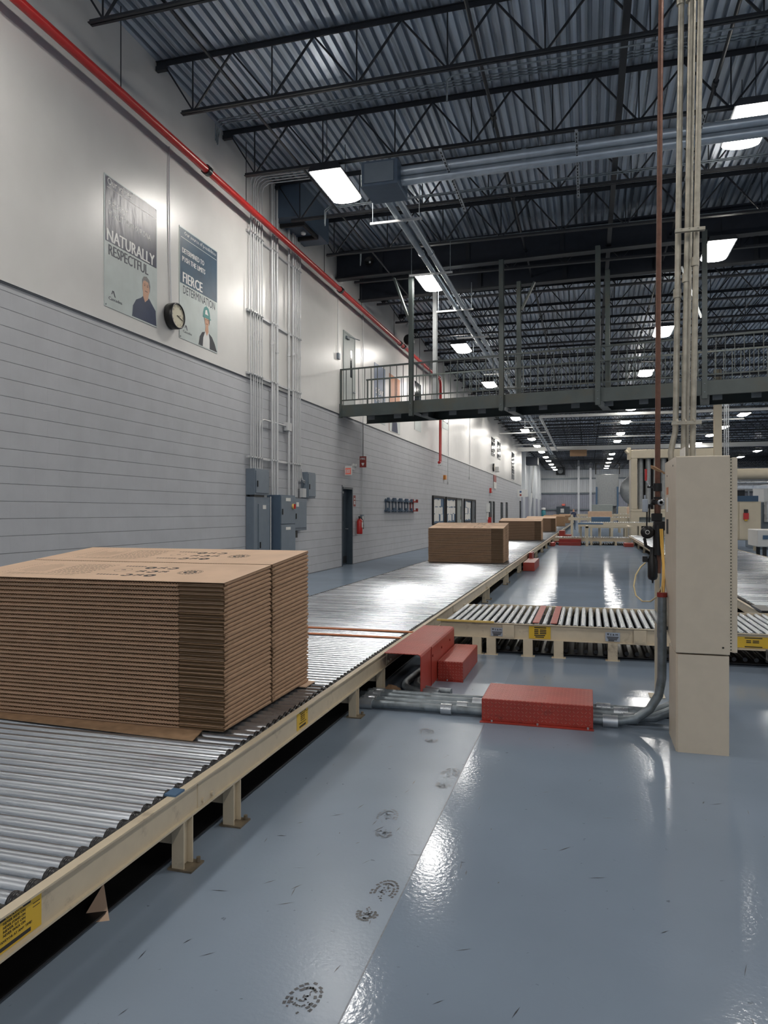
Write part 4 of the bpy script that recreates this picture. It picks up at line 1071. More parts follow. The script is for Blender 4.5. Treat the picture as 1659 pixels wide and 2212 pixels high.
# red-orange filler strips laid between rollers
for k, y in enumerate((6.78, 6.44)):
    tag(MB().box(-3.6, y - 0.028, 0.335, -1.66 + (0.03 if k == 0 else 0.0), y + 0.028, 0.343).build('filler_strip', 'strip_orange'),
        'orange filler strip laid across the long roller conveyor, {} of two'.format('farther' if k == 0 else 'nearer'), 'strip', 'orange strips on the long conveyor')
def warn_label(x, y0, y1, z0, z1, full, label):
    t = thing('warning_label', label, 'label', (x, (y0 + y1) / 2, z0), 'yellow warning labels on the conveyors')
    MB().box(x, y0, z0, x + 0.0015, y1, z1).build('sheet', 'yellow', t)
    m = MB(); h = z1 - z0; w = y1 - y0; xx = x + 0.0022
    m.box(x + 0.0015, y0 + w * 0.22, z1 - h * 0.14, x + 0.002, y0 + w * 0.80, z1 - h * 0.02).box(x + 0.0015, y0 + w * 0.22, z0 + h * 0.06, x + 0.002, y0 + w * 0.80, z0 + h * 0.17)
    for i, s in enumerate(('NEVER RIDE ON', 'NEVER STAND ON', 'NEVER SIT ON', 'NEVER WALK ON')):
        text(m, s, (xx, y0 + w * 0.32, z1 - h * (0.26 + 0.11 * i)), yv, zv, w * 0.38, h * 0.072, bold=True)
    text(m, 'CONVEYOR AT ANY TIME!', (xx, y0 + w * 0.20, z1 - h * 0.73), yv, zv, w * 0.62, h * 0.07, bold=True)
    m.box(x + 0.0015, y0 + w * 0.84, z1 - h * 0.24, x + 0.002, y0 + w * 0.97, z1 - h * 0.22).box(x + 0.0015, y0 + w * 0.84, z1 - h * 0.34, x + 0.002, y0 + w * 0.97, z1 - h * 0.32)
    m.build('black_print', 'ink', t)
    m = MB(); text(m, 'DANGER', (xx + 0.0003, y0 + w * 0.36, z1 - h * 0.12), yv, zv, w * 0.30, h * 0.08, bold=True); m.build('heading', 'yellow', t)
warn_label(XRr + 0.0185, 1.64, 1.865, 0.218, 0.325, True, 'large yellow danger label on the conveyor rail at the lower left')
warn_label(XRr + 0.0185, 3.91, 4.08, 0.218, 0.325, True, 'yellow danger label on the conveyor rail below the carton stack')

rightc = lengthwise('roller_conveyor', 'long roller conveyor with cream rails down the right side beyond the beige cabinet', 1.98, 4.45, 9.15, 38, 0, nind=60,
                    legs=[9.6 + 3.05 * k for k in range(9)])
MB().box(1.93, 9.2, 0.334, 2.08, 9.75, 0.36).build('end_guard', 'black', rightc)

def crosswise(label, xa, xb, ya, yb, nind, legs, mt='rollerX', pitch=0.0785, r=0.0275, ztop=0.334, skip=()):
    t = thing('cross_conveyor', label, 'conveyor', ((xa + xb) / 2, ya, 0))
    for nm, y, sg in (('front_rail', ya, -1), ('rear_rail', yb, 1)):
        m = MB().box(xa, y - 0.004, ztop - 0.155, xb, y + 0.004, ztop - 0.004).box(xa, y, ztop - 0.008, xb, y + sg * 0.022, ztop).box(xa, y, ztop - 0.16, xb, y + sg * 0.022, ztop - 0.152)
        m.build(nm, 'cream', t)
    xs = []; x = xa + 0.06
    while x < xb - 0.03: xs.append(x); x += pitch
    zc = ztop - 0.018
    for i, x in enumerate(xs):
        if i in skip: continue
        if i >= nind: break
        MB().cyl((x, ya + 0.01, zc), (x, yb - 0.01, zc), r, 14).build('roller', mt, t)
    m = MB()
    for i, x in enumerate(xs[nind:]): m.cyl((x, ya + 0.01, zc), (x, yb - 0.01, zc), r, 8)
    if m.v: tag(m.build('roller_run', mt, t), kind='stuff')
    for x in legs:
        for y in (ya, yb):
            MB().box(x - 0.048, y - 0.03, 0.006, x - 0.042, y + 0.03, ztop - 0.155).box(x + 0.042, y - 0.03, 0.006, x + 0.048, y + 0.03, ztop - 0.155).box(x - 0.045, y - 0.034, 0.006, x + 0.045, y - 0.028, ztop - 0.155).box(x - 0.07, y - 0.04, 0, x + 0.07, y + 0.04, 0.006).build('leg', 'cream', t)
    MB().box(xa, ya + 0.06, ztop - 0.10, xb, yb - 0.06, ztop - 0.09).build('drip_pan', 'black_matt', t)
    m = MB().box(xa, ya + 0.10, 0.015, xb, yb - 0.05, 0.022)  # added black sheet paints the shade underneath; the return rollers over it are real
    i = 0
    while xa + 0.1 + 0.1 * i < xb: m.cyl((xa + 0.1 + 0.1 * i, ya + 0.12, 0.055), (xa + 0.1 + 0.1 * i, yb - 0.07, 0.055), 0.022, 8); i += 1
    m.build('underside_shade_bed', 'black', t)
    return t
cc = crosswise('near cross conveyor of grey rollers linking the two long conveyors behind the red steps', -1.52, 4.6, 7.62, 9.05, 90, [-1.13, -0.98, -0.60, -0.29, 0.24, 1.2, 2.2, 3.3])
MB().box(-1.56, 7.585, 0.334, -0.95, 7.615, 0.352).build('yellow_edge_bar', 'yellow_paint', cc)
MB().box(-1.15, 7.3 + 1.75, 0.334, 4.0, 9.08, 0.345).build('rear_guide', 'cream', cc)
for x in (-0.80, 0.50, 0.86): 
    p = MB().box(x - 0.06, 7.598, 0.185, x + 0.06, 7.606, 0.32)
    for a in (-0.035, 0.035): p.cyl((x + a, 7.598, 0.21), (x + a, 7.588, 0.21), 0.009, 6)
    p.build('splice_plate', 'cream', cc)
for k, x in enumerate((-0.52, -0.34)):
    tag(MB().box(x - 0.033, 7.62, 0.347, x + 0.033, 9.0, 0.356).build('filler_strip', 'strip_red'),
        'dull red strip laid between rollers of the near cross conveyor, {}'.format('left' if k == 0 else 'right'), 'strip', 'red strips on the cross conveyor')
def front_label(x0, x1, z0, z1, mt, label, lines, cat='label'):
    t = thing('rail_label', label, cat, ((x0 + x1) / 2, 7.61, z0))
    MB().box(x0, 7.609, z0, x1, 7.612, z1).build('sheet', mt, t)
    m = MB(); w = x1 - x0; h = z1 - z0
    for i, (a, b, s) in enumerate(lines):
        z = z1 - h * s
        m.box(x0 + w * a, 7.608, z - h * 0.045, x0 + w * b, 7.609, z + h * 0.045)
    if mt == 'silver_label':
        text(m, 'E & M', (x0 + w * 0.34, 7.608, z1 - h * 0.34), (1, 0, 0), zv, w * 0.5, h * 0.2, bold=True)
        m.poly([(x0 + w * 0.10, 7.608, z1 - h * 0.12), (x0 + w * 0.26, 7.608, z1 - h * 0.12), (x0 + w * 0.18, 7.608, z1 - h * 0.34)])
    m.build('print', 'ink', t)
LN = [(0.1, 0.9, 0.52), (0.15, 0.85, 0.66), (0.2, 0.8, 0.80), (0.2, 0.6, 0.92)]
front_label(-0.985, -0.855, 0.195, 0.285, 'silver_label', 'small silver name plate on the cross conveyor, nearest the red steps', LN)
front_label(0.17, 0.31, 0.195, 0.285, 'silver_label', 'small silver name plate on the cross conveyor, nearest the beige cabinet', LN)
front_label(-0.59, -0.37, 0.188, 0.315, 'yellow', 'yellow warning label on the front rail of the cross conveyor', [(0.25, 0.8, 0.10), (0.25, 0.45, 0.28), (0.5, 0.8, 0.28), (0.25, 0.45, 0.42), (0.5, 0.8, 0.42), (0.25, 0.45, 0.56), (0.5, 0.8, 0.56), (0.25, 0.75, 0.72), (0.3, 0.7, 0.86)])
front_label(1.38, 1.66, 0.195, 0.30, 'yellow', 'yellow warning label on the cross conveyor right of the beige cabinet', [(0.25, 0.8, 0.10), (0.3, 0.45, 0.35), (0.5, 0.7, 0.35), (0.3, 0.45, 0.5), (0.5, 0.7, 0.5), (0.25, 0.8, 0.9)])
c2 = crosswise('far cross conveyor at floor level beside the red platform', -1.5, 1.86, 33.9, 35.5, 60, [-1.2, 0.15, 0.55, 1.2], mt='rollerX')

# ================================================================== RED STEPS AND COVERS
t = thing('junction_cover', 'large red tread-plate cover over the conveyor junction, open at its near end', 'cover', (-1.45, 6.3, 0))
m = MB()
m.prism([(-1.60, 0.352), (-1.32, 0.352), (-1.30, 0.345), (-1.292, 0.33), (-1.292, 0.012), (-1.298, 0.012), (-1.298, 0.33), (-1.305, 0.340), (-1.32, 0.346), (-1.60, 0.346)], 'y', 5.66, 7.15)
m.build('bent_plate', 'red', t)
MB().box(-1.292, 5.66, 0.0, -1.24, 5.74, 0.008).cyl((-1.26, 5.70, 0.008), (-1.26, 5.70, 0.03), 0.009, 6).build('foot_tab', 'red_flat', t)
m = MB()
for y in (6.1, 6.5, 6.9): m.cyl((-1.292, y, 0.26), (-1.284, y, 0.26), 0.011, 8)
m.box(-1.292, 6.04, 0.012, -1.287, 6.05, 0.345)
m.build('rivets', 'red_flat', t)
def red_box(name, label, x0, x1, y0, y1, h, flange=0.035, bolts=(), cat='step', mt='red', group=None):
    t = thing(name, label, cat, ((x0 + x1) / 2, (y0 + y1) / 2, 0), group)
    MB().box(x0, y0, 0.004, x1, y1, h).build('tread_box', mt, t, bevel=0.006)
    if flange:
        MB().box(x0 - 0.008, y0 - flange, 0, x1 + 0.004, y0 + 0.002, 0.005).build('front_flange', 'red_flat', t)
    if bolts:
        m = MB()
        for bx in bolts: m.cyl((bx, y0 - flange * 0.5, 0.005), (bx, y0 - flange * 0.5, 0.018), 0.008, 6)
        m.build('bolts', 'galv', t)
    return t
red_box('step', 'red tread-plate step beside the junction cover', -1.287, -1.06, 6.30, 7.17, 0.175, 0.02, (-1.20,))
red_box('conduit_cover', 'red diamond-plate cover bridging the floor conduits in mid-floor', -0.735, 0.035, 5.17, 5.66, 0.162, 0.045, (-0.66, -0.34, 0.0), cat='cover')
red_box('step', 'small red step beside the long conveyor level with the second carton stack', -1.585, -1.30, 18.55, 20.4, 0.22, 0, cat='step')
MB_t = thing('step', 'little red bracket step clipped to the conveyor rail behind the small red step', 'step', (-1.56, 20.6, 0))
MB().box(-1.585, 20.45, 0, -1.50, 21.2, 0.36).build('plate', 'red_flat', MB_t)
red_box('step', 'small red step at the left end of the far cross conveyor', -1.58, -1.40, 32.3, 33.2, 0.16, 0)
red_box('step', 'small red step at the right end of the far cross conveyor', 1.50, 1.88, 32.5, 33.4, 0.16, 0)
t = thing('platform', 'wide red two-step platform in front of the far cross conveyor', 'platform', (-0.78, 33.5, 0))
MB().box(-1.26, 33.2, 0, -0.30, 33.5, 0.14).build('lower_step', 'red_flat', t)
MB().box(-1.26, 33.5, 0, -0.30, 33.86, 0.28).build('upper_step', 'red_flat', t)
t = thing('step', 'low red step beside the long conveyor beyond the far cross conveyor', 'step', (-1.3, 36, 0))
MB().box(-1.58, 36.6, 0, -1.2, 38.2, 0.26).build('block', 'red_flat', t)
t = thing('step', 'red stepped block by the raised conveyors beyond the far cross conveyor', 'step', (-1.0, 41, 0))
MB().box(-1.55, 41, 0, -0.9, 43, 0.22).build('lower_step', 'red_flat', t)
MB().box(-1.55, 41.3, 0.22, -1.25, 43, 0.45).build('upper_step', 'red_flat', t)

# ================================================================== FLOOR CONDUITS
fc = [(5.27, 0.036, .036), (5.385, 0.034, .034), (5.50, 0.036, .036), (5.61, 0.034, .034)]
for k, (y, z, r) in enumerate(fc):
    m = MB()
    if k == 0:
        pts = [(-1.72, y, z), (0.05, y, z + 0.005), (0.22, y, z + 0.008), (0.32, y + 0.01, z + 0.03), (0.41, y + 0.02, z + 0.10), (0.47, y + 0.03, z + 0.20), (0.49, y + 0.03, z + 0.32), (0.492, y + 0.03, 0.50), (0.492, y + 0.03, 0.915)]
        m.tube(pts, 0.030, 14)
    elif k == 3:
        m.tube([(-1.72, y, z), (0.70, y, z)], r, 12)
    else:
        m.tube([(-1.85 + 0.05 * k, y, z), (0.2, y, z), (0.45, y + 0.01, z + 0.02), (0.62, y + 0.02, z + 0.10), (0.70, y + 0.02, z + 0.25), (0.71, y + 0.02, 0.60)], r, 12)
    t = thing('floor_conduit', 'grey metal conduit lying on the floor under the red cover, {} from the camera'.format(ordn(k)), 'conduit', (-0.5, y, 0), 'conduits lying on the floor')
    m.build('pipe', 'galv_dull', t)
    MB().cyl((-1.68, y, z), (-1.58, y, z), r * 1.22, 12).build('coupling', 'galv', t)
    xx = (0.10, 0.24, 0.18, 0.06)[k]
    MB().cyl((xx, y, z + 0.003), (xx + 0.10, y, z + 0.003), r * 1.22, 12).build('coupling', 'galv', t)
    c = MB().cyl((-1.05 + 0.1 * k, y, z), (-0.97 + 0.1 * k, y, z), r * 1.15, 12)
    c.build('coupling', 'galv', t)
    if k == 0:
        MB().cyl((0.492, y + 0.03, 0.915), (0.492, y + 0.03, 0.945), 0.034, 14).build('red_bushing', 'red_flat', t)
for k, (xs, ys) in enumerate(((-1.50, 5.90), (-1.41, 5.96))):
    tag(MB().tube([(xs + 0.03, ys + 1.0, 0.032), (xs, ys + 0.35, 0.032), (xs - 0.01, ys + 0.12, 0.032), (xs + 0.02, ys - 0.02, 0.032), (xs + 0.08, ys - 0.10, 0.032), (xs + 0.18, ys - 0.15, 0.032), (xs + 0.34, ys - 0.17, 0.032)], 0.031, 12).build('bent_conduit', 'galv_dull'),
        'bent grey conduit coming out from under the red junction cover, {}'.format('left one' if k == 0 else 'right one'), 'conduit', 'bent conduits under the junction cover')
m = MB(); rnd = random.Random(3)
def jit(p): return (p[0] + rnd.uniform(-.012, .012), p[1] + rnd.uniform(-.012, .012), max(0.001, p[2] + rnd.uniform(-.008, .008)))
rows = [[jit((-1.57 + r_ * math.cos(a_ * PI / 5), 5.78 + 0.6 * r_ * math.sin(a_ * PI / 5), h_)) for a_ in range(10)] for r_, h_ in ((0.085, 0.002), (0.07, 0.03), (0.035, 0.055))]
vs = [p for r_ in rows for p in r_] + [(-1.57, 5.78, 0.065)]
m.add(vs, [(j * 10 + i, j * 10 + (i + 1) % 10, (j + 1) * 10 + (i + 1) % 10, (j + 1) * 10 + i) for j in range(2) for i in range(10)] + [(20 + i, 20 + (i + 1) % 10, 30) for i in range(10)])
tag(m.build('crumpled_cardboard', 'card_edge'), 'crumpled scrap of brown cardboard beside the bent floor conduits', 'scrap')

# ================================================================== BEIGE CABINET
t = thing('machine_cabinet', 'tall beige steel control cabinet on a pedestal at the right', 'cabinet', (0.68, 5.1, 0))
MB().prism([(0.542, 4.832), (0.835, 4.832), (0.835, 5.25), (0.542, 5.25), (0.530, 5.23), (0.530, 4.852)], 'z', 0, 0.612).build('pedestal', 'beige', t, bevel=0.003)
m = MB().prism([(4.830, 0.620), (4.830, 1.848), (5.50, 1.848), (5.50, 0.705), (5.03, 0.62)], 'x', 0.530, 0.838)
m.build('housing', 'beige', t, bevel=0.006)
d = MB().box(0.852, 4.838, 0.635, 0.882, 5.50, 1.835).build('door', 'beige', t, bevel=0.003)
m = MB().box(0.838, 4.834, 0.64, 0.852, 4.842, 1.83)
for i in range(60): m.cyl((0.845, 4.833, 0.65 + i * 0.0198), (0.845, 4.833, 0.657 + i * 0.0198), 0.0030, 6, mi=1)
m.build('piano_hinge', ['cream_clean', 'ink'], t)
MB().cyl((0.80, 4.83, 0.665), (0.80, 4.826, 0.665), 0.006, 8).cyl((0.55, 5.0, 1.80), (0.528, 5.0, 1.80), 0.006, 8).cyl((0.55, 5.35, 1.75), (0.528, 5.35, 1.75), 0.006, 8).build('screws', 'ink', t)
MB().box(0.527, 5.28, 1.62, 0.530, 5.38, 1.67).build('red_sticker', 'strip_orange', t)
MB().box(0.527, 5.28, 1.50, 0.530, 5.38, 1.60).build('white_sticker', 'paper', t)
MB().box(0.527, 5.28, 1.35, 0.530, 5.38, 1.45).build('black_sticker', 'ink', t)
m = MB().box(0.60, 5.0, 1.848, 0.605, 5.25, 1.92).build('white_sign', 'paper', t)
# rising conduits
for k, (xb, xt, yy, r) in enumerate(((0.590, 0.63, 5.42, .020), (0.640, 0.685, 5.40, .019), (0.695, 0.745, 5.38, .020), (0.675, 0.715, 5.55, .018))):
    m = MB()
    if k == 0: m.tube([(0.565, yy, 1.845), (0.560, yy, 1.92), (0.575, yy, 2.0), (xb, yy, 2.06), (xb + 0.005, yy, 2.3), (xt + 0.04, yy, 8.4)], r, 10)
    else: m.cyl((xb, yy, 1.84), (xt + 0.06, yy, 8.4), r, 10)
    for zz in (3.0 + 0.1 * k, 5.05): m.cyl((xb + (xt - xb) * (zz - 1.8) / 3.8, yy, zz), (xb + (xt - xb) * (zz - 1.8) / 3.8, yy, zz + 0.06), r * 1.35, 10)
    tag(m.build('rising_conduit', 'dirty_conduit'), 'weathered conduit rising from the beige cabinet to the roof, {}'.format(['leftmost', 'second from the left', 'rightmost', 'tucked behind the other three'][k]), 'conduit', 'conduits rising from the beige cabinet')
for k, zz in enumerate((2.10, 3.42, 5.10)):
    xo = 0.022 * k
    m = MB().box(0.555 + xo, 5.30, zz, 0.745 + xo, 5.33, zz + 0.022)
    for q in (0.595, 0.645, 0.70): m.cyl((q + xo, 5.30, zz + 0.011), (q + xo, 5.36, zz + 0.04), 0.008, 6)
    tag(m.build('conduit_clamp', 'dirty_conduit'), 'small strut clamp across the rising conduits, {} from the cabinet'.format(ordn(k)), 'clamp', 'clamps on the rising conduits')
# pale flat member standing behind the cabinet top
tag(MB().box(0.78, 6.0, 0.01, 0.80, 6.06, 2.0).build('strut_post', 'galv'), 'bare metal strut standing close behind the beige cabinet', 'strut')
# strut post with air line
t = thing('service_post', 'slim cream post beside the beige cabinet that carries the air line', 'post', (0.54, 6.25, 0))
MB().box(0.525, 6.23, 0.0, 0.560, 6.28, 2.05).build('post', 'cream_clean', t)
MB().box(0.48, 6.18, 0, 0.60, 6.33, 0.006).build('base_plate', 'cream_clean', t)
MB().box(0.462, 5.31, 0.63, 0.515, 5.345, 0.76).box(0.515, 5.318, 0.69, 0.53, 5.33, 0.71).box(0.485, 5.345, 0.68, 0.53, 6.24, 0.70).build('conduit_bracket', 'grey_plate', t)
ay = 5.9
t = thing('air_line', 'rusty brown air standpipe with black valves and filters left of the beige cabinet', 'air line', (0.52, ay, 0.9))
MB().tube([(0.515, ay, 1.05), (0.515, ay, 1.75), (0.520, ay, 3.0), (0.565, ay, 8.4)], 0.0195, 12).build('standpipe', 'rust_pipe', t)
v = MB().cyl((0.515, ay, 1.66), (0.515, ay, 1.72), 0.032, 12).cyl((0.515, ay, 1.60), (0.515, ay, 1.615), 0.030, 12).box(0.44, ay - 0.02, 1.685, 0.50, ay + 0.02, 1.70).build('ball_valve', 'black', t)
MB().tube([(0.455, ay - 0.03, 1.695), (0.435, ay - 0.03, 1.73), (0.428, ay - 0.03, 1.80)], 0.006, 8).build('lever', 'galv', v)
MB().box(0.420, ay - 0.04, 1.74, 0.436, ay - 0.02, 1.83).build('lever_grip', 'pipe_red', v)
v = MB().cyl((0.515, ay, 1.56), (0.515, ay, 1.59), 0.034, 12).cyl((0.47, ay, 1.575), (0.56, ay, 1.575), 0.022, 12).build('tee', 'black', t)
MB().lathe((0.535, ay - 0.03, 1.572), [(0.012, -0.03), (0.024, -0.03), (0.026, 0.0), (0.02, 0.01)], 14, 'y').build('port_ring', 'galv', v)
MB().box(0.47, ay - 0.05, 1.43, 0.545, ay + 0.04, 1.49).box(0.485, ay - 0.05, 1.36, 0.565, ay + 0.05, 1.43).cyl((0.52, ay - 0.02, 1.17), (0.52, ay - 0.02, 1.40), 0.040, 14).build('regulator_block', 'black', t, bevel=0.005)
MB().cyl((0.515, ay, 1.49), (0.515, ay, 1.56), 0.024, 10).cyl((0.515, ay, 1.03), (0.515, ay, 1.17), 0.026, 10).build('coupler', 'rust_pipe', t)
MB().box(0.405, ay - 0.03, 1.50, 0.445, ay + 0.03, 1.60).cyl((0.425, ay, 1.60), (0.425, ay, 1.63), 0.010, 8).build('grey_valve_body', 'silver_label', t, bevel=0.004)
MB().tube([(0.455, ay - 0.02, 1.56), (0.438, ay - 0.02, 1.52), (0.435, ay - 0.02, 1.40), (0.445, ay - 0.02, 1.34)], 0.006, 8).tube([(0.475, ay - 0.02, 1.58), (0.455, ay - 0.02, 1.53), (0.452, ay - 0.02, 1.42)], 0.006, 8).build('small_tube', 'black', t)
g = MB().lathe((0.438, ay - 0.04, 1.345), [(0, 0.02), (0.045, 0.02), (0.050, 0.0), (0.044, -0.012), (0, -0.012)], 20, 'y').build('gauge', 'black', t)
MB().lathe((0.438, ay - 0.053, 1.345), [(0.012, 0), (0.017, -0.001), (0.017, 0.001)], 14, 'y').build('gauge_mark', 'white', g)
MB().tube([(0.42, ay, 1.30), (0.43, ay, 1.24), (0.46, ay, 1.22), (0.49, ay, 1.22)], 0.012, 8).build('elbow', 'black', t)
MB().lathe((0.478, ay - 0.02, 0.955), [(0, 0), (0.006, 0.0), (0.008, 0.02), (0.03, 0.03), (0.037, 0.05), (0.037, 0.17), (0.030, 0.185), (0.030, 0.20), (0.020, 0.22), (0.020, 0.27)], 16).build('filter_bowl', 'black', t)
MB().box(0.405, ay - 0.03, 1.115, 0.442, ay + 0.01, 1.16).box(0.44, ay - 0.02, 1.13, 0.46, ay, 1.145).build('connector', 'black', t)
tag(MB().tube([(0.425, ay - 0.03, 1.11), (0.39, ay - 0.05, 1.08), (0.352, ay - 0.08, 1.02), (0.335, ay - 0.12, 0.94), (0.345, ay - 0.2, 0.875), (0.385, ay - 0.3, 0.845), (0.43, ay - 0.42, 0.86), (0.47, ay - 0.55, 0.915), (0.488, 5.31, 0.98), (0.490, 5.30, 0.935)], 0.0058, 8).build('air_hose', 'hose_pale'),
    'thin pale hose looping out left of the beige cabinet', 'hose')
for k in range(2):
    tag(MB().tube([(0.530 + 0.012 * k, ay - 0.06, 1.37), (0.532 + 0.012 * k, ay - 0.1, 1.25), (0.535 + 0.006 * k, ay - 0.2, 1.12), (0.515 + 0.01 * k, 5.5, 1.02), (0.490 + 0.012 * k, 5.31, 0.935)], 0.007, 8).build('air_hose', 'hose_yellow'),
        'yellow air hose running down into the red-capped conduit, {}'.format('left strand' if k == 0 else 'right strand'), 'hose', 'yellow hoses at the air line')
tag(MB().add([(0.46, 5.8, 1.83), (0.50, 5.8, 1.81), (0.56, 5.78, 1.785), (0.56, 5.78, 1.795), (0.49, 5.8, 1.845), (0.455, 5.8, 1.855)], [(0, 1, 2, 3, 4, 5)]).box(0.545, 5.5, 1.785, 0.56, 5.8, 1.795).build('bent_strap', 'card_edge'),
    'bent brown strap clamped round the rusty standpipe near the cabinet top', 'strap')

# ================================================================== CARTONS
CL, CR = -3.56, -1.832           # ends across the conveyor
CW = 0.585                      # depth of one carton bundle
CP = 0.0232                     # thickness of one folded carton
NC = 34
def carton_mesh(seed, far=False, full=False):
    rnd = random.Random(seed)
    m = MB()
    L = CR - CL
    fx = L - 0.275              # where the fluted edge gives way to the folded flaps
    # bottom sheet, liners and the near-black filler painting shade into the fluted part
    m.box(0.0, 0.004, 0.0005, L - 0.012, CW, 0.0028, 0)
    m.box(0.0, 0.0, 0.0056, fx, CW - 0.004, 0.0070, 0)
    if full: m.box(0.0, -0.004, 0.0206, L - 0.002, CW, 0.0228, 0)
    else: m.box(0.0, -0.002, 0.0208, fx, CW, 0.0224, 0).box(fx, 0.03, 0.0208, L - 0.012, CW, 0.0224, 0)
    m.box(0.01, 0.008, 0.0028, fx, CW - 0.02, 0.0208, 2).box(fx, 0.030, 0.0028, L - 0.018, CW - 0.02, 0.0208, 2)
    n = int(fx / 0.0172); q = 6 if not far else 4; vs = []; fs = []
    for i in range(n * q + 1):
        x = fx * i / (n * q); z = 0.0139 + 0.0062 * max(-1, min(1, 1.6 * math.sin(2 * PI * i / q + 0.5)))
        vs += [(x, 0.0015, z - 0.0015), (x, 0.0015, z + 0.0015), (x, 0.009, z - 0.0015), (x, 0.009, z + 0.0015)]
    for i in range(n * q):
        a = 4 * i
        fs += [(a, a + 4, a + 5, a + 1), (a + 1, a + 5, a + 7, a + 3), (a, a + 2, a + 6, a + 4)]
    m.add(vs, fs, 1)
    # folded flap stack at the right of the front edge
    z = 0.0032
    for i in range(6):
        m.box(fx + 0.004, 0.001 + rnd.uniform(0, 0.004), z, L - 0.007, 0.05, z + 0.0022, 1 if rnd.random() < 0.12 else 3); z += 0.0031
    if rnd.random() < 0.3: m.box(fx + 0.004, 0.0, 0.0095, L - 0.010, 0.05, 0.0105, 0)
    # rounded fold along the right-hand end
    za, zb, xo = 0.0016, 0.0216, L - 0.010
    m.prism([(xo - 0.02, za), (xo, za), (xo + 0.006, (za + zb) / 2 - 0.004), (xo + 0.006, (za + zb) / 2 + 0.004), (xo, zb), (xo - 0.02, zb)], 'y', 0.010, CW, 4)
    # left end fold
    m.box(-0.004, 0.0, 0.004, 0.0, CW, 0.0205, 1)
    me = D.meshes.new('carton')
    me.from_pydata([tuple(p) for p in m.v], [], m.f)
    for q in ('card', 'card_edge', 'card_gap_shade', 'card_flap', 'card_fold'): me.materials.append(MT[q])
    me.polygons.foreach_set('material_index', m.m)
    me.update()
    return me
cm_near = [carton_mesh(i) for i in range(6)]; cm_top = carton_mesh(30, full=True)
cm_far = [carton_mesh(i + 10, True) for i in range(4)]
SB = 0.344
bund = [(3.405, 'near bundle of the front stack', 'near'), (4.005, 'rear bundle of the front stack', 'near'),
        (16.36, 'near bundle of the second stack', 'far'), (16.97, 'rear bundle of the second stack', 'far'),
        (30.1, 'near bundle of the third stack', 'far'), (30.71, 'rear bundle of the third stack', 'far'),
        (43.6, 'near bundle of the fourth stack', 'far'), (44.21, 'rear bundle of the fourth stack', 'far')]
TOPS = {}
for yb, lb, kind in bund:
    ms = cm_near if kind == 'near' else cm_far
    for i in range(NC):
        o = D.objects.new('folded_carton', cm_top if i == NC - 1 else ms[random.randrange(len(ms))])
        COL.objects.link(o)
        ys = [b for b, *_ in bund if b <= yb + 0.001 and yb - b < 0.7][0]
        h0 = 0.785 + 0.093 * (yb - ys)
        o.location = (CL + random.uniform(-0.003, 0.003), yb + random.uniform(-0.003, 0.003), SB + i * h0 / NC)
        o.rotation_euler = (math.atan(0.093 * i / NC), 0, 0)
        o.scale = (1, 1, h0 / NC / CP)
        top = i == NC - 1
        nm = {'f': 'front', 's': 'second', 't': 'third'}
        if top: TOPS[yb] = o; ORG[o.name] = Vector(o.location)
        tag(o, 'printed folded brown carton lying on top of the ' + lb if top else 'flat folded brown carton, {} from the top of the {}'.format(ordn(NC - 1 - i), lb), 'carton',
            'folded cartons in the ' + lb)
m = MB()
for y in (61, 78, 95):
    for b in (0, 0.61):
        for i in range(NC):
            k0 = len(m.v); m.box(CL, y + b, SB + i * 0.0231, CR, y + b + 0.585, SB + i * 0.0231 + 0.0215, 0)
            m.v[k0:] = [(p[0], p[1], p[2] + (p[2] - SB) / 0.785 * 0.093 * (p[1] - y)) for p in m.v[k0:]]
tag(m.build('folded_cartons', 'card_edge'), 'brown carton stacks farthest down the long conveyor', 'carton stack', kind='stuff')
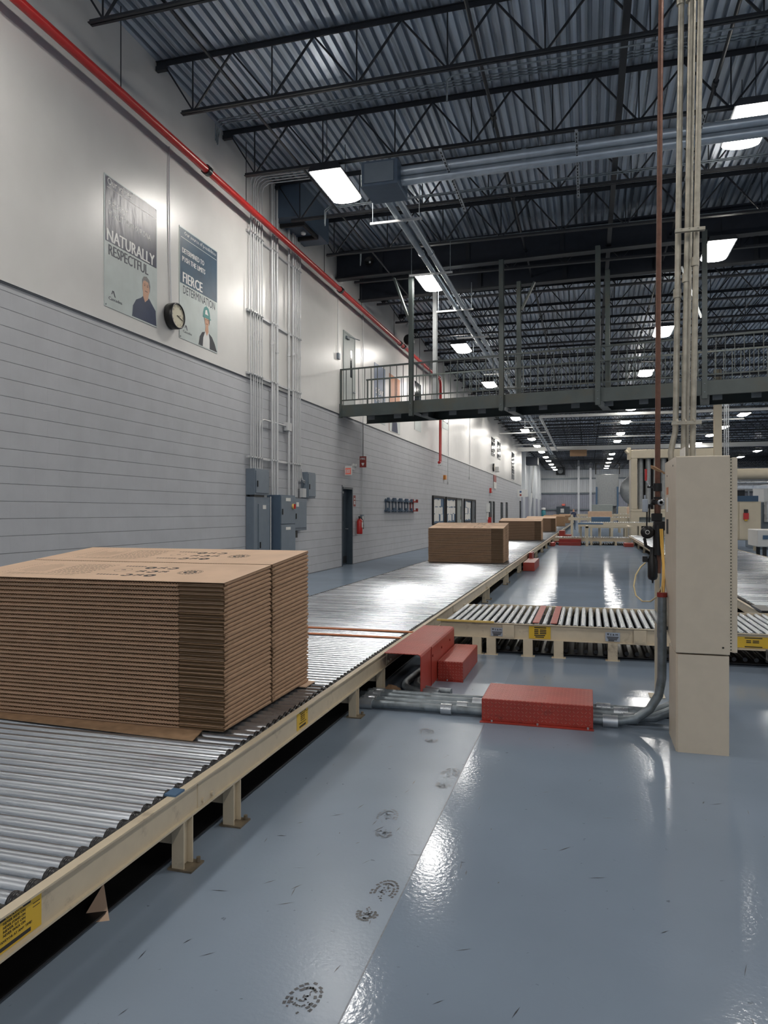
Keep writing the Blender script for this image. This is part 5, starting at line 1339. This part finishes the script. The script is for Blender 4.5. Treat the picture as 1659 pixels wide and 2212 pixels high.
# printed marks on the top sheets (same print on both bundles)
def print_marks(yb, name):
    m = MB(); z = TOPS[yb].location.z + 0.0231
    def P(u, v): return (CL + u, yb + v, z)
    def rect(u0, v0, u1, v1): m.poly([P(u0, v0), P(u1, v0), P(u1, v1), P(u0, v1)])
    def ring(u, v, r0, r1, a0=0, a1=2 * PI, n=22):
        for i in range(n):
            a, b = a0 + (a1 - a0) * i / n, a0 + (a1 - a0) * (i + 1) / n
            m.poly([P(u + r0 * math.cos(a), v + r0 * math.sin(a)), P(u + r1 * math.cos(a), v + r1 * math.sin(a)), P(u + r1 * math.cos(b), v + r1 * math.sin(b)), P(u + r0 * math.cos(b), v + r0 * math.sin(b))])
    u = 0.02
    while u < CR - CL - 0.1: u += 0.02
    v = 0.02
    while v < CW - 0.02:
        rect(0.175, v, 0.179, v + 0.012); v += 0.022
    u = 0.19
    while u < 0.75:
        rect(u, CW - 0.02, u + 0.012, CW - 0.017); u += 0.022
    for i in range(9): rect(0.24 + 0.022 * i, 0.17 + random.uniform(0, 0.03), 0.243 + 0.022 * i, 0.42 + random.uniform(-0.06, 0.05))
    for i in range(11):
        vv = 0.16 + 0.03 * i
        u = 0.48
        while u < 0.74:
            w = random.uniform(0.012, 0.035); rect(u, vv, u + w, vv + 0.006 + 0.002 * (i % 2)); u += w + 0.009
    rect(0.22, 0.10, 0.72, 0.103); rect(0.22, 0.135, 0.72, 0.138)
    for i in range(14): rect(0.24 + 0.034 * i, 0.103, 0.243 + 0.034 * i, 0.135)
    # oval emblem with a sprig
    ring(0.90, 0.30, 0.050, 0.053); ring(0.90, 0.30, 0.004, 0.016, 0, PI); ring(0.885, 0.29, 0.004, 0.03, 0.5, 1.0, 4)
    for v0 in (0.14, 0.42):
        for i in range(7): rect(0.83 + 0.021 * i, v0, 0.845 + 0.021 * i, v0 + 0.022)
    # block of large rounded glyphs
    for r, row in enumerate(('cbo', 'bcb', 'obc')):
        for c_, ch in enumerate(row):
            cu, cv = 1.03 + 0.075 * c_ + 0.012 * (r % 2), 0.15 + 0.12 * r
            if ch == 'o': ring(cu, cv, 0.012, 0.036, 0, 2 * PI, 12)
            elif ch == 'c': ring(cu, cv, 0.016, 0.036, 3.6, 8.6, 10)
            else: ring(cu, cv - 0.012, 0.010, 0.026, 0, PI * 1.2, 8); ring(cu, cv + 0.022, 0.006, 0.022, PI, 2.3 * PI, 8)
    # round seal
    ring(1.36, 0.28, 0.072, 0.074, n=32); ring(1.36, 0.28, 0.052, 0.054, n=32); ring(1.36, 0.28, 0.022, 0.040, n=20); ring(1.36, 0.28, 0.0, 0.010, n=10)
    for i in range(20):
        a = 2 * PI * i / 20; ring(1.36, 0.28, 0.058, 0.067, a, a + 0.18, 1)
    m.build('printed_marks', 'ink', parent=TOPS[yb])
print_marks(3.405, 'black printing on the top carton of the front stack, near bundle')
print_marks(4.005, 'black printing on the top carton of the front stack, rear bundle')
print_marks(16.36, 'black printing on the top carton of the second stack, near bundle')
print_marks(16.97, 'black printing on the top carton of the second stack, rear bundle')
tag(MB().add([(-3.6, 3.34, 0.336), (-1.93, 3.25, 0.336), (-1.97, 3.42, 0.336), (-1.88, 4.5, 0.336), (-3.6, 4.5, 0.336), (-3.6, 3.34, 0.341), (-1.93, 3.25, 0.341), (-1.97, 3.42, 0.341), (-1.88, 4.5, 0.341), (-3.6, 4.5, 0.341)],
             [(0, 4, 3, 2, 1), (5, 6, 7, 8, 9), (0, 1, 6, 5), (1, 2, 7, 6), (2, 3, 8, 7), (3, 4, 9, 8), (4, 0, 5, 9)]).build('slip_sheet', 'card_edge'), 'brown slip sheet sticking out under the front carton stack', 'slip sheet')
tag(MB().box(-1.95, 4.45, 0.336, -1.80, 4.62, 0.342).build('cardboard_scrap', 'card'), 'small cardboard scrap at the rear corner of the front stack', 'scrap')
tag(MB().add([(-1.78, 2.22, 0.0), (-1.69, 2.27, 0.0), (-1.78, 2.36, 0.0), (-1.775, 2.35, 0.085)], [(0, 1, 2), (0, 3, 1), (1, 3, 2), (2, 3, 0)]).build('cardboard_scrap', 'card'), 'triangular cardboard scrap on the floor under the conveyor rail', 'scrap')

# ================================================================== MARKS ON THE FLOOR
def boot(x, y, ang, part, mt, seed):
    rnd = random.Random(seed)
    m = MB(); c, s = math.cos(ang), math.sin(ang)
    def lug(u, v, w, h, a):
        ca, sa = math.cos(a), math.sin(a)
        pts = []
        for p, q in ((-w, -h), (w, -h * 0.8), (w * 0.9, h), (-w * 0.8, h)):
            uu, vv = u + p * ca - q * sa, v + p * sa + q * ca
            pts.append((x + uu * c - vv * s, y + uu * s + vv * c, 0.0009))
        m.poly(pts)
    if part == 'fore': ru, rv = 0.048, 0.085
    else: ru, rv = 0.038, 0.050
    n = 15 if part == 'fore' else 11
    for i in range(n):
        a = (-0.35 + 3.85 * i / (n - 1)) if part == 'fore' else (PI - 0.35 + 3.85 * i / (n - 1))
        for k_, f in ((0, 1.0), (1, 0.72)):
            if rnd.random() < 0.85: lug(ru * f * math.cos(a), rv * f * math.sin(a), 0.0055, 0.0075, a + rnd.uniform(-0.3, 0.3))
    for i in range(26):
        lug(rnd.gauss(0, ru * 0.28), rnd.gauss(-rv * 0.05, rv * 0.33), rnd.uniform(0.002, 0.006), rnd.uniform(0.002, 0.005), rnd.uniform(0, 3))
    return m
for k, (x, y, a, p, mt) in enumerate(((-0.845, 2.06, -0.15, 'fore', 'print'), (-0.775, 2.74, -0.1, 'fore', 'print'), (-0.792, 2.575, -0.1, 'heel', 'print'),
        (-0.95, 3.42, 0.1, 'fore', 'print_faint'), (-0.915, 3.24, 0.1, 'heel', 'print_faint'), (-0.76, 4.08, -0.1, 'fore', 'print_faint'), (-0.765, 3.9, -0.1, 'heel', 'print_faint'),
        (-1.06, 4.80, 0.2, 'fore', 'print_faint'), (-0.99, 4.64, 0.2, 'heel', 'print_faint'))):
    boot(x, y, a, p, mt, k).build('boot_print', mt, parent=floor)
m = MB()
rnd = random.Random(5)
for i in range(110):
    y = rnd.uniform(1.6, 5.0); x = rnd.uniform(-1.5, -0.75) if i < 48 else rnd.uniform(-0.6, 1.3)
    a = rnd.choice((1.2, 0.7, 1.5, 0.3)) + rnd.uniform(-0.2, 0.2); l = rnd.uniform(0.01, 0.09); w = rnd.uniform(0.001, 0.0032)
    p0 = Vector((x, y, 0.0008)); d = Vector((math.cos(a), math.sin(a), 0)) * l; e = Vector((-math.sin(a), math.cos(a), 0)) * w
    m.poly([p0 - e * 0.3, p0 + d * 0.5 - e, p0 + d, p0 + d * 0.5 + e])
tag(m.build('scuff_marks', 'print', parent=floor), kind='stuff')

# ================================================================== MACHINES IN THE DISTANCE
def raised(label, x0, x1, y0, y1, zt, legs, mt='rollerX', n=24, group=None):
    t = thing('raised_conveyor', label, 'conveyor', ((x0 + x1) / 2, (y0 + y1) / 2, 0), group)
    m = MB().box(x0, y0, zt - 0.18, x1, y0 + 0.05, zt).box(x0, y1 - 0.05, zt - 0.18, x1, y1, zt)
    m.build('frame', 'cream_clean', t)
    m = MB()
    for i in range(n):
        x = x0 + 0.1 + (x1 - x0 - 0.2) * i / (n - 1); m.cyl((x, y0 + 0.05, zt - 0.02), (x, y1 - 0.05, zt - 0.02), 0.04, 8)
    m.build('rollers', mt, t)
    for x in legs:
        for y in (y0 + 0.05, y1 - 0.05): MB().box(x - 0.06, y - 0.05, 0, x + 0.06, y + 0.05, zt - 0.18).build('leg', 'cream_clean', t)
    return t
raised('raised roller conveyor on cream legs behind the far cross conveyor', -0.3, 3.6, 39.5, 41, 0.95, [-0.1, 0.6, 1.2, 1.9, 2.6, 3.3], n=34)
raised('second raised roller conveyor, farther back beside the carton stacks', -1.2, 3.0, 47.5, 49.5, 1.15, [-1.0, 0.2, 1.4, 2.6])
raised('third raised conveyor with white frame before the far press', -0.8, 4.0, 54, 56, 1.35, [-0.6, 0.8, 2.2, 3.6])
t = thing('lift_table', 'cream lift table with blue-grey belt straddling the far cross conveyor', 'table', (0.1, 34.0, 0))
MB().box(-0.10, 32.75, 0, 0.02, 32.87, 0.87).build('post', 'cream_clean', t)
MB().box(-0.1, 32.75, 0.80, 1.85, 32.95, 0.88).box(-0.45, 35.8, 0.80, 1.85, 36.0, 0.90).box(-0.1, 32.95, 0.82, 0.0, 35.8, 0.86).box(1.75, 32.95, 0.82, 1.85, 35.8, 0.86).build('frame', 'cream_clean', t)
MB().box(-0.45, 35.8, 0.90, 0.7, 38.2, 0.96).build('belt', 'board_blue', t)
MB().box(1.7, 35.85, 0, 1.82, 35.95, 0.82).box(-0.4, 38.0, 0, -0.3, 38.1, 0.90).box(0.5, 38.0, 0, 0.6, 38.1, 0.90).build('rear_legs', 'cream_clean', t)
tag(MB().box(-1.0, 44.8, 0.0, -0.86, 45.0, 1.35).build('cream_post', 'cream_clean'), 'cream post at the left end of the raised conveyors', 'post')
for k, (x0, x1, y, z0, z1, mt, lb) in enumerate(((0.0, 1.6, 52, 1.15, 1.55, 'card', 'long tan board stack on the raised conveyors'), (0.3, 1.9, 60, 1.15, 2.1, 'door_grey', 'square drab panel standing behind the raised conveyors'),
        (3.1, 4.9, 62, 1.0, 1.9, 'card', 'brown carton load waiting before the pale far machine'), (0.2, 1.3, 45.5, 0.9, 1.2, 'board_blue', 'blue crate on the raised conveyor'))):
    tag(MB().box(x0, y, 0.0 if z0 < 0.95 and k != 3 else z0 - 0.0, x1, y + 1.2, z1).build('load', mt, bevel=0.02), lb, 'load')
for k, (x0, x1, y, z) in enumerate(((0.0, 1.6, 52, 1.15), (0.3, 1.9, 60, 1.15), (3.1, 4.9, 62, 1.0), (0.2, 1.3, 45.5, 0.9))):
    m = MB().box(x0 - 0.1, y - 0.05, z - 0.12, x1 + 0.1, y + 1.25, z)
    for a in (x0, x1):
        for b in (y + 0.05, y + 1.1): m.box(a - 0.04, b - 0.04, 0, a + 0.04, b + 0.04, z - 0.12)
    tag(m.build('load_stand', 'cream_clean'), 'low cream stand under a load near the hall end, {} of four'.format(ordn(k)), 'stand', 'stands under the far loads')
# cream press with upright tubes
t = thing('press_machine', 'tall cream machine frame with a row of upright grey tubes left of the beige cabinet', 'machine', (4, 45, 0))
MB().box(2.40, 44.0, 4.60, 6.8, 46.0, 5.10).box(2.40, 44.0, 1.66, 2.75, 46.0, 4.60).box(2.40, 44.0, 1.50, 6.8, 46.0, 1.66).build('upper_frame', 'cream_clean', t, bevel=0.03)
MB().box(2.40, 44.0, 0, 2.85, 46.0, 1.5).box(2.85, 44.3, 0, 6.8, 46.0, 0.5).box(2.85, 44.0, 1.2, 6.8, 44.2, 1.5).build('lower_frame', 'cream_clean', t)
MB().box(2.85, 44.3, 0.75, 6.8, 44.4, 1.2).build('grey_panel', 'door_grey', t)
MB().box(2.85, 45.0, 0.5, 6.8, 45.1, 4.6).build('dark_interior', 'black_matt', t)
for i in range(9): MB().cyl((2.95 + 0.42 * i, 44.5, 1.66), (2.95 + 0.42 * i, 44.5, 4.6), 0.155, 14).build('upright_tube', 'tank', t)
MB().box(2.2, 44.2, 4.55, 2.4, 44.5, 5.25).cyl((2.25, 44.2, 4.9), (2.1, 44.2, 5.1), 0.1, 8).build('corner_fitting', 'cream_clean', t)
# tank, blower and stair frame at the hall end
t = thing('storage_tank', 'large grey sheet-metal tank under a guard rail at the hall end', 'tank', (2.2, 91, 0))
MB().box(0.95, 90, 2.2, 3.5, 93, 6.0).build('upper_body', 'tank', t, bevel=0.05)
MB().lathe((2.2, 91.5, 2.2), [(1.1, 0), (1.1, -0.9), (0.5, -1.6), (0.4, -2.2)], 20).build('hopper', 'tank', t)
m = MB()
for x in (0.9, 3.6): m.box(x - 0.06, 89.9, 6.0, x + 0.06, 90, 7.3)
m.box(0.8, 89.9, 7.2, 3.7, 90, 7.32).box(0.8, 89.9, 6.6, 3.7, 90, 6.68).build('guard_rail', 'black', t)
for x in (1.0, 3.4): MB().box(x - 0.1, 89.7, 0, x + 0.1, 89.9, 4.5).build('support_post', 'board_blue', t)
t = thing('blower', 'rounded grey blower housing beside the tank at the hall end', 'blower', (5.2, 91, 0))
MB().lathe((5.6, 90.5, 4.1), [(0, -0.6), (1.9, -0.6), (1.9, 0.6), (0, 0.6)], 28, 'y').build('volute', 'tank', t)
MB().box(4.6, 90.2, 0, 6.6, 91.6, 2.5).build('base', 'cream_clean', t)
MB().lathe((5.6, 89.88, 4.1), [(0.6, 0.0), (0.9, -0.02), (0.9, 0.05)], 24, 'y').build('inlet_ring', 'galv', t)
tag(MB().box(3.3, 85, 0, 8.3, 86.5, 2.1).build('pale_cabinet', 'cream_clean', bevel=0.04), 'wide pale machine cabinet in front of the blower', 'cabinet')
t = thing('back_door', 'dark double door with two panes in the far wall', 'door', (-3.4, 109.7, 0))
MB().box(-4.5, 109.6, 0, -2.6, 109.94, 2.3).build('leaf', 'door_dark', t)
MB().box(-3.9, 109.55, 1.4, -3.4, 109.6, 2.0).build('pane', 'white', t)
tag(MB().box(-3.7, 109.5, 2.45, -3.25, 109.94, 2.7).build('exit_sign', 'exit_red'), 'small lit exit sign above the far door', 'exit sign')
t = thing('unit_heater', 'dark square unit heater high on the far wall', 'heater', (-4.0, 109, 7.2))
MB().box(-4.5, 108.6, 7.0, -3.3, 109.97, 8.1).build('case', 'black_matt', t)
MB().lathe((-3.9, 108.55, 7.55), [(0, 0), (0.42, 0), (0.42, 0.05)], 16, 'y').build('fan_ring', 'tank', t)
t = thing('teal_bin', 'white and teal round bin at the far left corner of the hall', 'bin', (-7, 100, 0))
MB().lathe((-5.8, 100, 0), [(0, 0), (0.22, 0), (0.28, 0.5), (0.30, 1.6), (0.2, 1.75), (0, 1.8)], 16).build('body', 'teal', t)
MB().lathe((-5.8, 100, 1.8), [(0.28, 0), (0.28, 0.25), (0, 0.3)], 16).build('lid', 'white', t)
# building columns
for k, (x, y, w, lb) in enumerate(((6.05, 38, 0.34, 'beige building column rising behind the beige cabinet'), (0.35, 104, 0.3, 'pale building column at the hall end, left one'), (-1.2, 100, 0.25, 'pale building column at the hall end, near the carton line'))):
    t = thing('building_column', lb, 'column', (x, y, 0))
    MB().box(x - w / 2, y - 0.15, 0, x + w / 2, y - 0.12, 8.4).box(x - w / 2, y + 0.12, 0, x + w / 2, y + 0.15, 8.4).box(x - 0.02, y - 0.12, 0, x + 0.02, y + 0.12, 8.4).build('column', 'cream_clean' if k == 0 else 'siding', t)
    if k == 0:
        for q in range(3): MB().cyl((x + 0.28 + 0.09 * q, y - 0.1, 0), (x + 0.28 + 0.09 * q, y - 0.1, 8.3), 0.03, 8).build('conduit', 'galv', t)
# right of the cabinet
t = thing('overhead_duct', 'fat cream duct running crosswise right of the beige cabinet', 'duct', (9, 30, 2.7))
MB().cyl((4.9, 30, 2.94), (16, 30, 2.94), 0.21, 18).build('duct', 'cream_clean', t)
MB().cyl((4.9, 29.9, 2.62), (16, 29.9, 2.62), 0.05, 10).box(4.9, 29.85, 2.38, 16, 30.1, 2.50).build('lower_rail', 'galv', t)
for x in (7.6, 11, 15): MB().box(x - 0.08, 29.9, 0, x + 0.08, 30.06, 2.9).build('support_leg', 'cream_clean', t)
t = thing('control_cabinet', 'cream two-door control cabinet with a red switch right of the beige cabinet', 'cabinet', (5.7, 30, 0))
MB().box(4.7, 30.3, 0.42, 6.34, 31.0, 1.9).build('body', 'cream_clean', t, bevel=0.01)
MB().box(4.75, 30.27, 0.46, 5.55, 30.3, 1.86).box(5.58, 30.27, 0.46, 6.30, 30.3, 1.86).build('doors', 'cream_clean', t)
MB().box(5.72, 30.2, 1.22, 5.90, 30.27, 1.46).build('red_switch', 'pipe_red', t)
MB().box(5.74, 30.22, 1.46, 5.88, 30.27, 1.60).build('black_switch_base', 'black', t)
MB().box(5.76, 30.22, 1.16, 5.86, 30.27, 1.22).build('yellow_tab', 'yellow', t)
for x in (4.8, 5.5, 6.25): MB().box(x - 0.05, 30.4, 0, x + 0.05, 30.5, 0.42).box(x - 0.05, 30.85, 0, x + 0.05, 30.95, 0.42).build('leg', 'cream_clean', t)
t = thing('machine_tray', 'blue tray with dark pumps on top of the cream control cabinet', 'tray', (5.6, 30.6, 1.9))
MB().box(4.9, 30.3, 1.9, 6.25, 30.95, 2.12).build('tray', 'board_blue', t)
MB().box(5.0, 30.4, 2.12, 5.3, 30.7, 2.36).box(5.5, 30.4, 2.12, 5.8, 30.7, 2.34).build('pump', 'black', t)
MB().cyl((5.1, 30.38, 2.2), (5.3, 30.38, 2.3), 0.08, 10).build('red_motor', 'pipe_red', t)
MB().cyl((5.95, 30.5, 2.12), (5.95, 30.5, 2.37), 0.03, 8).build('pipe', 'galv', t)
t = thing('white_cart', 'white machine cart with small windows at the right edge', 'cart', (6.2, 25, 0))
MB().box(5.05, 24.6, 0.42, 8.0, 26.0, 0.95).build('body', 'white', t, bevel=0.02)
for x in (5.2, 5.6, 6.0): MB().box(x, 24.57, 0.66, x + 0.14, 24.6, 0.78).build('window', 'board_blue', t)
for x in (5.25, 6.4, 7.6): MB().box(x, 24.8, 0.08, x + 0.1, 24.9, 0.42).cyl((x, 24.85, 0.07), (x + 0.08, 24.85, 0.07), 0.07, 12).box(x, 25.7, 0.0, x + 0.1, 25.8, 0.42).build('caster_leg', 'black', t)
t = thing('blue_cabinet', 'grey-blue machine housing with pipes behind the white cart', 'machine', (8, 33, 0))
MB().box(6.6, 32, 0, 11, 34.5, 1.9).build('body', 'cab_blue', t, bevel=0.02)
MB().box(6.8, 32, 1.9, 10, 34, 2.6).build('upper_body', 'siding', t, bevel=0.02)
MB().cyl((6.9, 31.9, 1.1), (6.9, 31.9, 1.9), 0.12, 12).cyl((7.3, 31.9, 1.1), (7.3, 31.9, 1.9), 0.12, 12).build('cylinders', 'galv', t)
# thin cable on the floor at the right
tag(MB().tube([(1.62, 7.5, 0.20), (1.60, 7.42, 0.12), (1.66, 7.36, 0.06), (1.80, 7.25, 0.02), (2.3, 7.1, 0.012)], 0.010, 8).build('floor_cable', 'black'), 'black cable drooping to the floor under the right end of the cross conveyor', 'cable')

# ================================================================== PERSON
def person(loc):
    sk = [((0, 0, 0.98), .15, None), ((0, 0, 1.2), .14, 0), ((0, 0, 1.42), .15, 1), ((0, 0, 1.54), .055, 2), ((0, 0.01, 1.66), .095, 3), ((0, 0.01, 1.74), .08, 4),
          ((0.17, 0, 1.42), .06, 2), ((0.24, 0.0, 1.16), .045, 6), ((0.20, -0.16, 1.0), .035, 7), ((0.17, -0.24, 0.98), .03, 8),
          ((-0.17, 0, 1.42), .06, 2), ((-0.25, 0.0, 1.15), .045, 10), ((-0.24, -0.05, 0.92), .035, 11), ((-0.23, -0.07, 0.82), .03, 12),
          ((0.09, 0, 0.9), .10, 0), ((0.11, -0.02, 0.5), .065, 14), ((0.11, 0.02, 0.09), .05, 15), ((0.11, -0.14, 0.04), .04, 16),
          ((-0.09, 0, 0.9), .10, 0), ((-0.12, 0.0, 0.5), .065, 18), ((-0.12, 0.04, 0.09), .05, 19), ((-0.12, -0.12, 0.04), .04, 20)]
    me = D.meshes.new('body')
    me.from_pydata([s[0] for s in sk], [(i, s[2]) for i, s in enumerate(sk) if s[2] is not None], [])
    o = D.objects.new('body', me); COL.objects.link(o)
    md = o.modifiers.new('skin', 'SKIN'); md.use_smooth_shade = True
    for i, s in enumerate(sk):
        me.skin_vertices[0].data[i].radius = (s[1], s[1] * 0.8)
    me.skin_vertices[0].data[0].use_root = True
    o.modifiers.new('sub', 'SUBSURF').levels = 1
    bpy.context.view_layer.update()
    dg = bpy.context.evaluated_depsgraph_get()
    m2 = D.meshes.new_from_object(o.evaluated_get(dg))
    D.objects.remove(o)
    m2.materials.clear()
    for q in ('shirt', 'skin', 'cab_dark', 'hair_dark'): m2.materials.append(MT[q])
    for p in m2.polygons:
        z = p.center.z
        p.material_index = 3 if z > 1.74 else 1 if (z > 1.52 or (abs(p.center.x) > 0.15 and z < 1.02 and z > 0.7)) else 0 if z > 0.95 else 2
        p.use_smooth = True
    b = D.objects.new('person', m2); COL.objects.link(b); b.location = loc; b.rotation_euler = (0, 0, 0.4)
    tag(b, 'person in dark work clothes standing beside the far carton stacks', 'person')
person((-1.15, 62, 0))
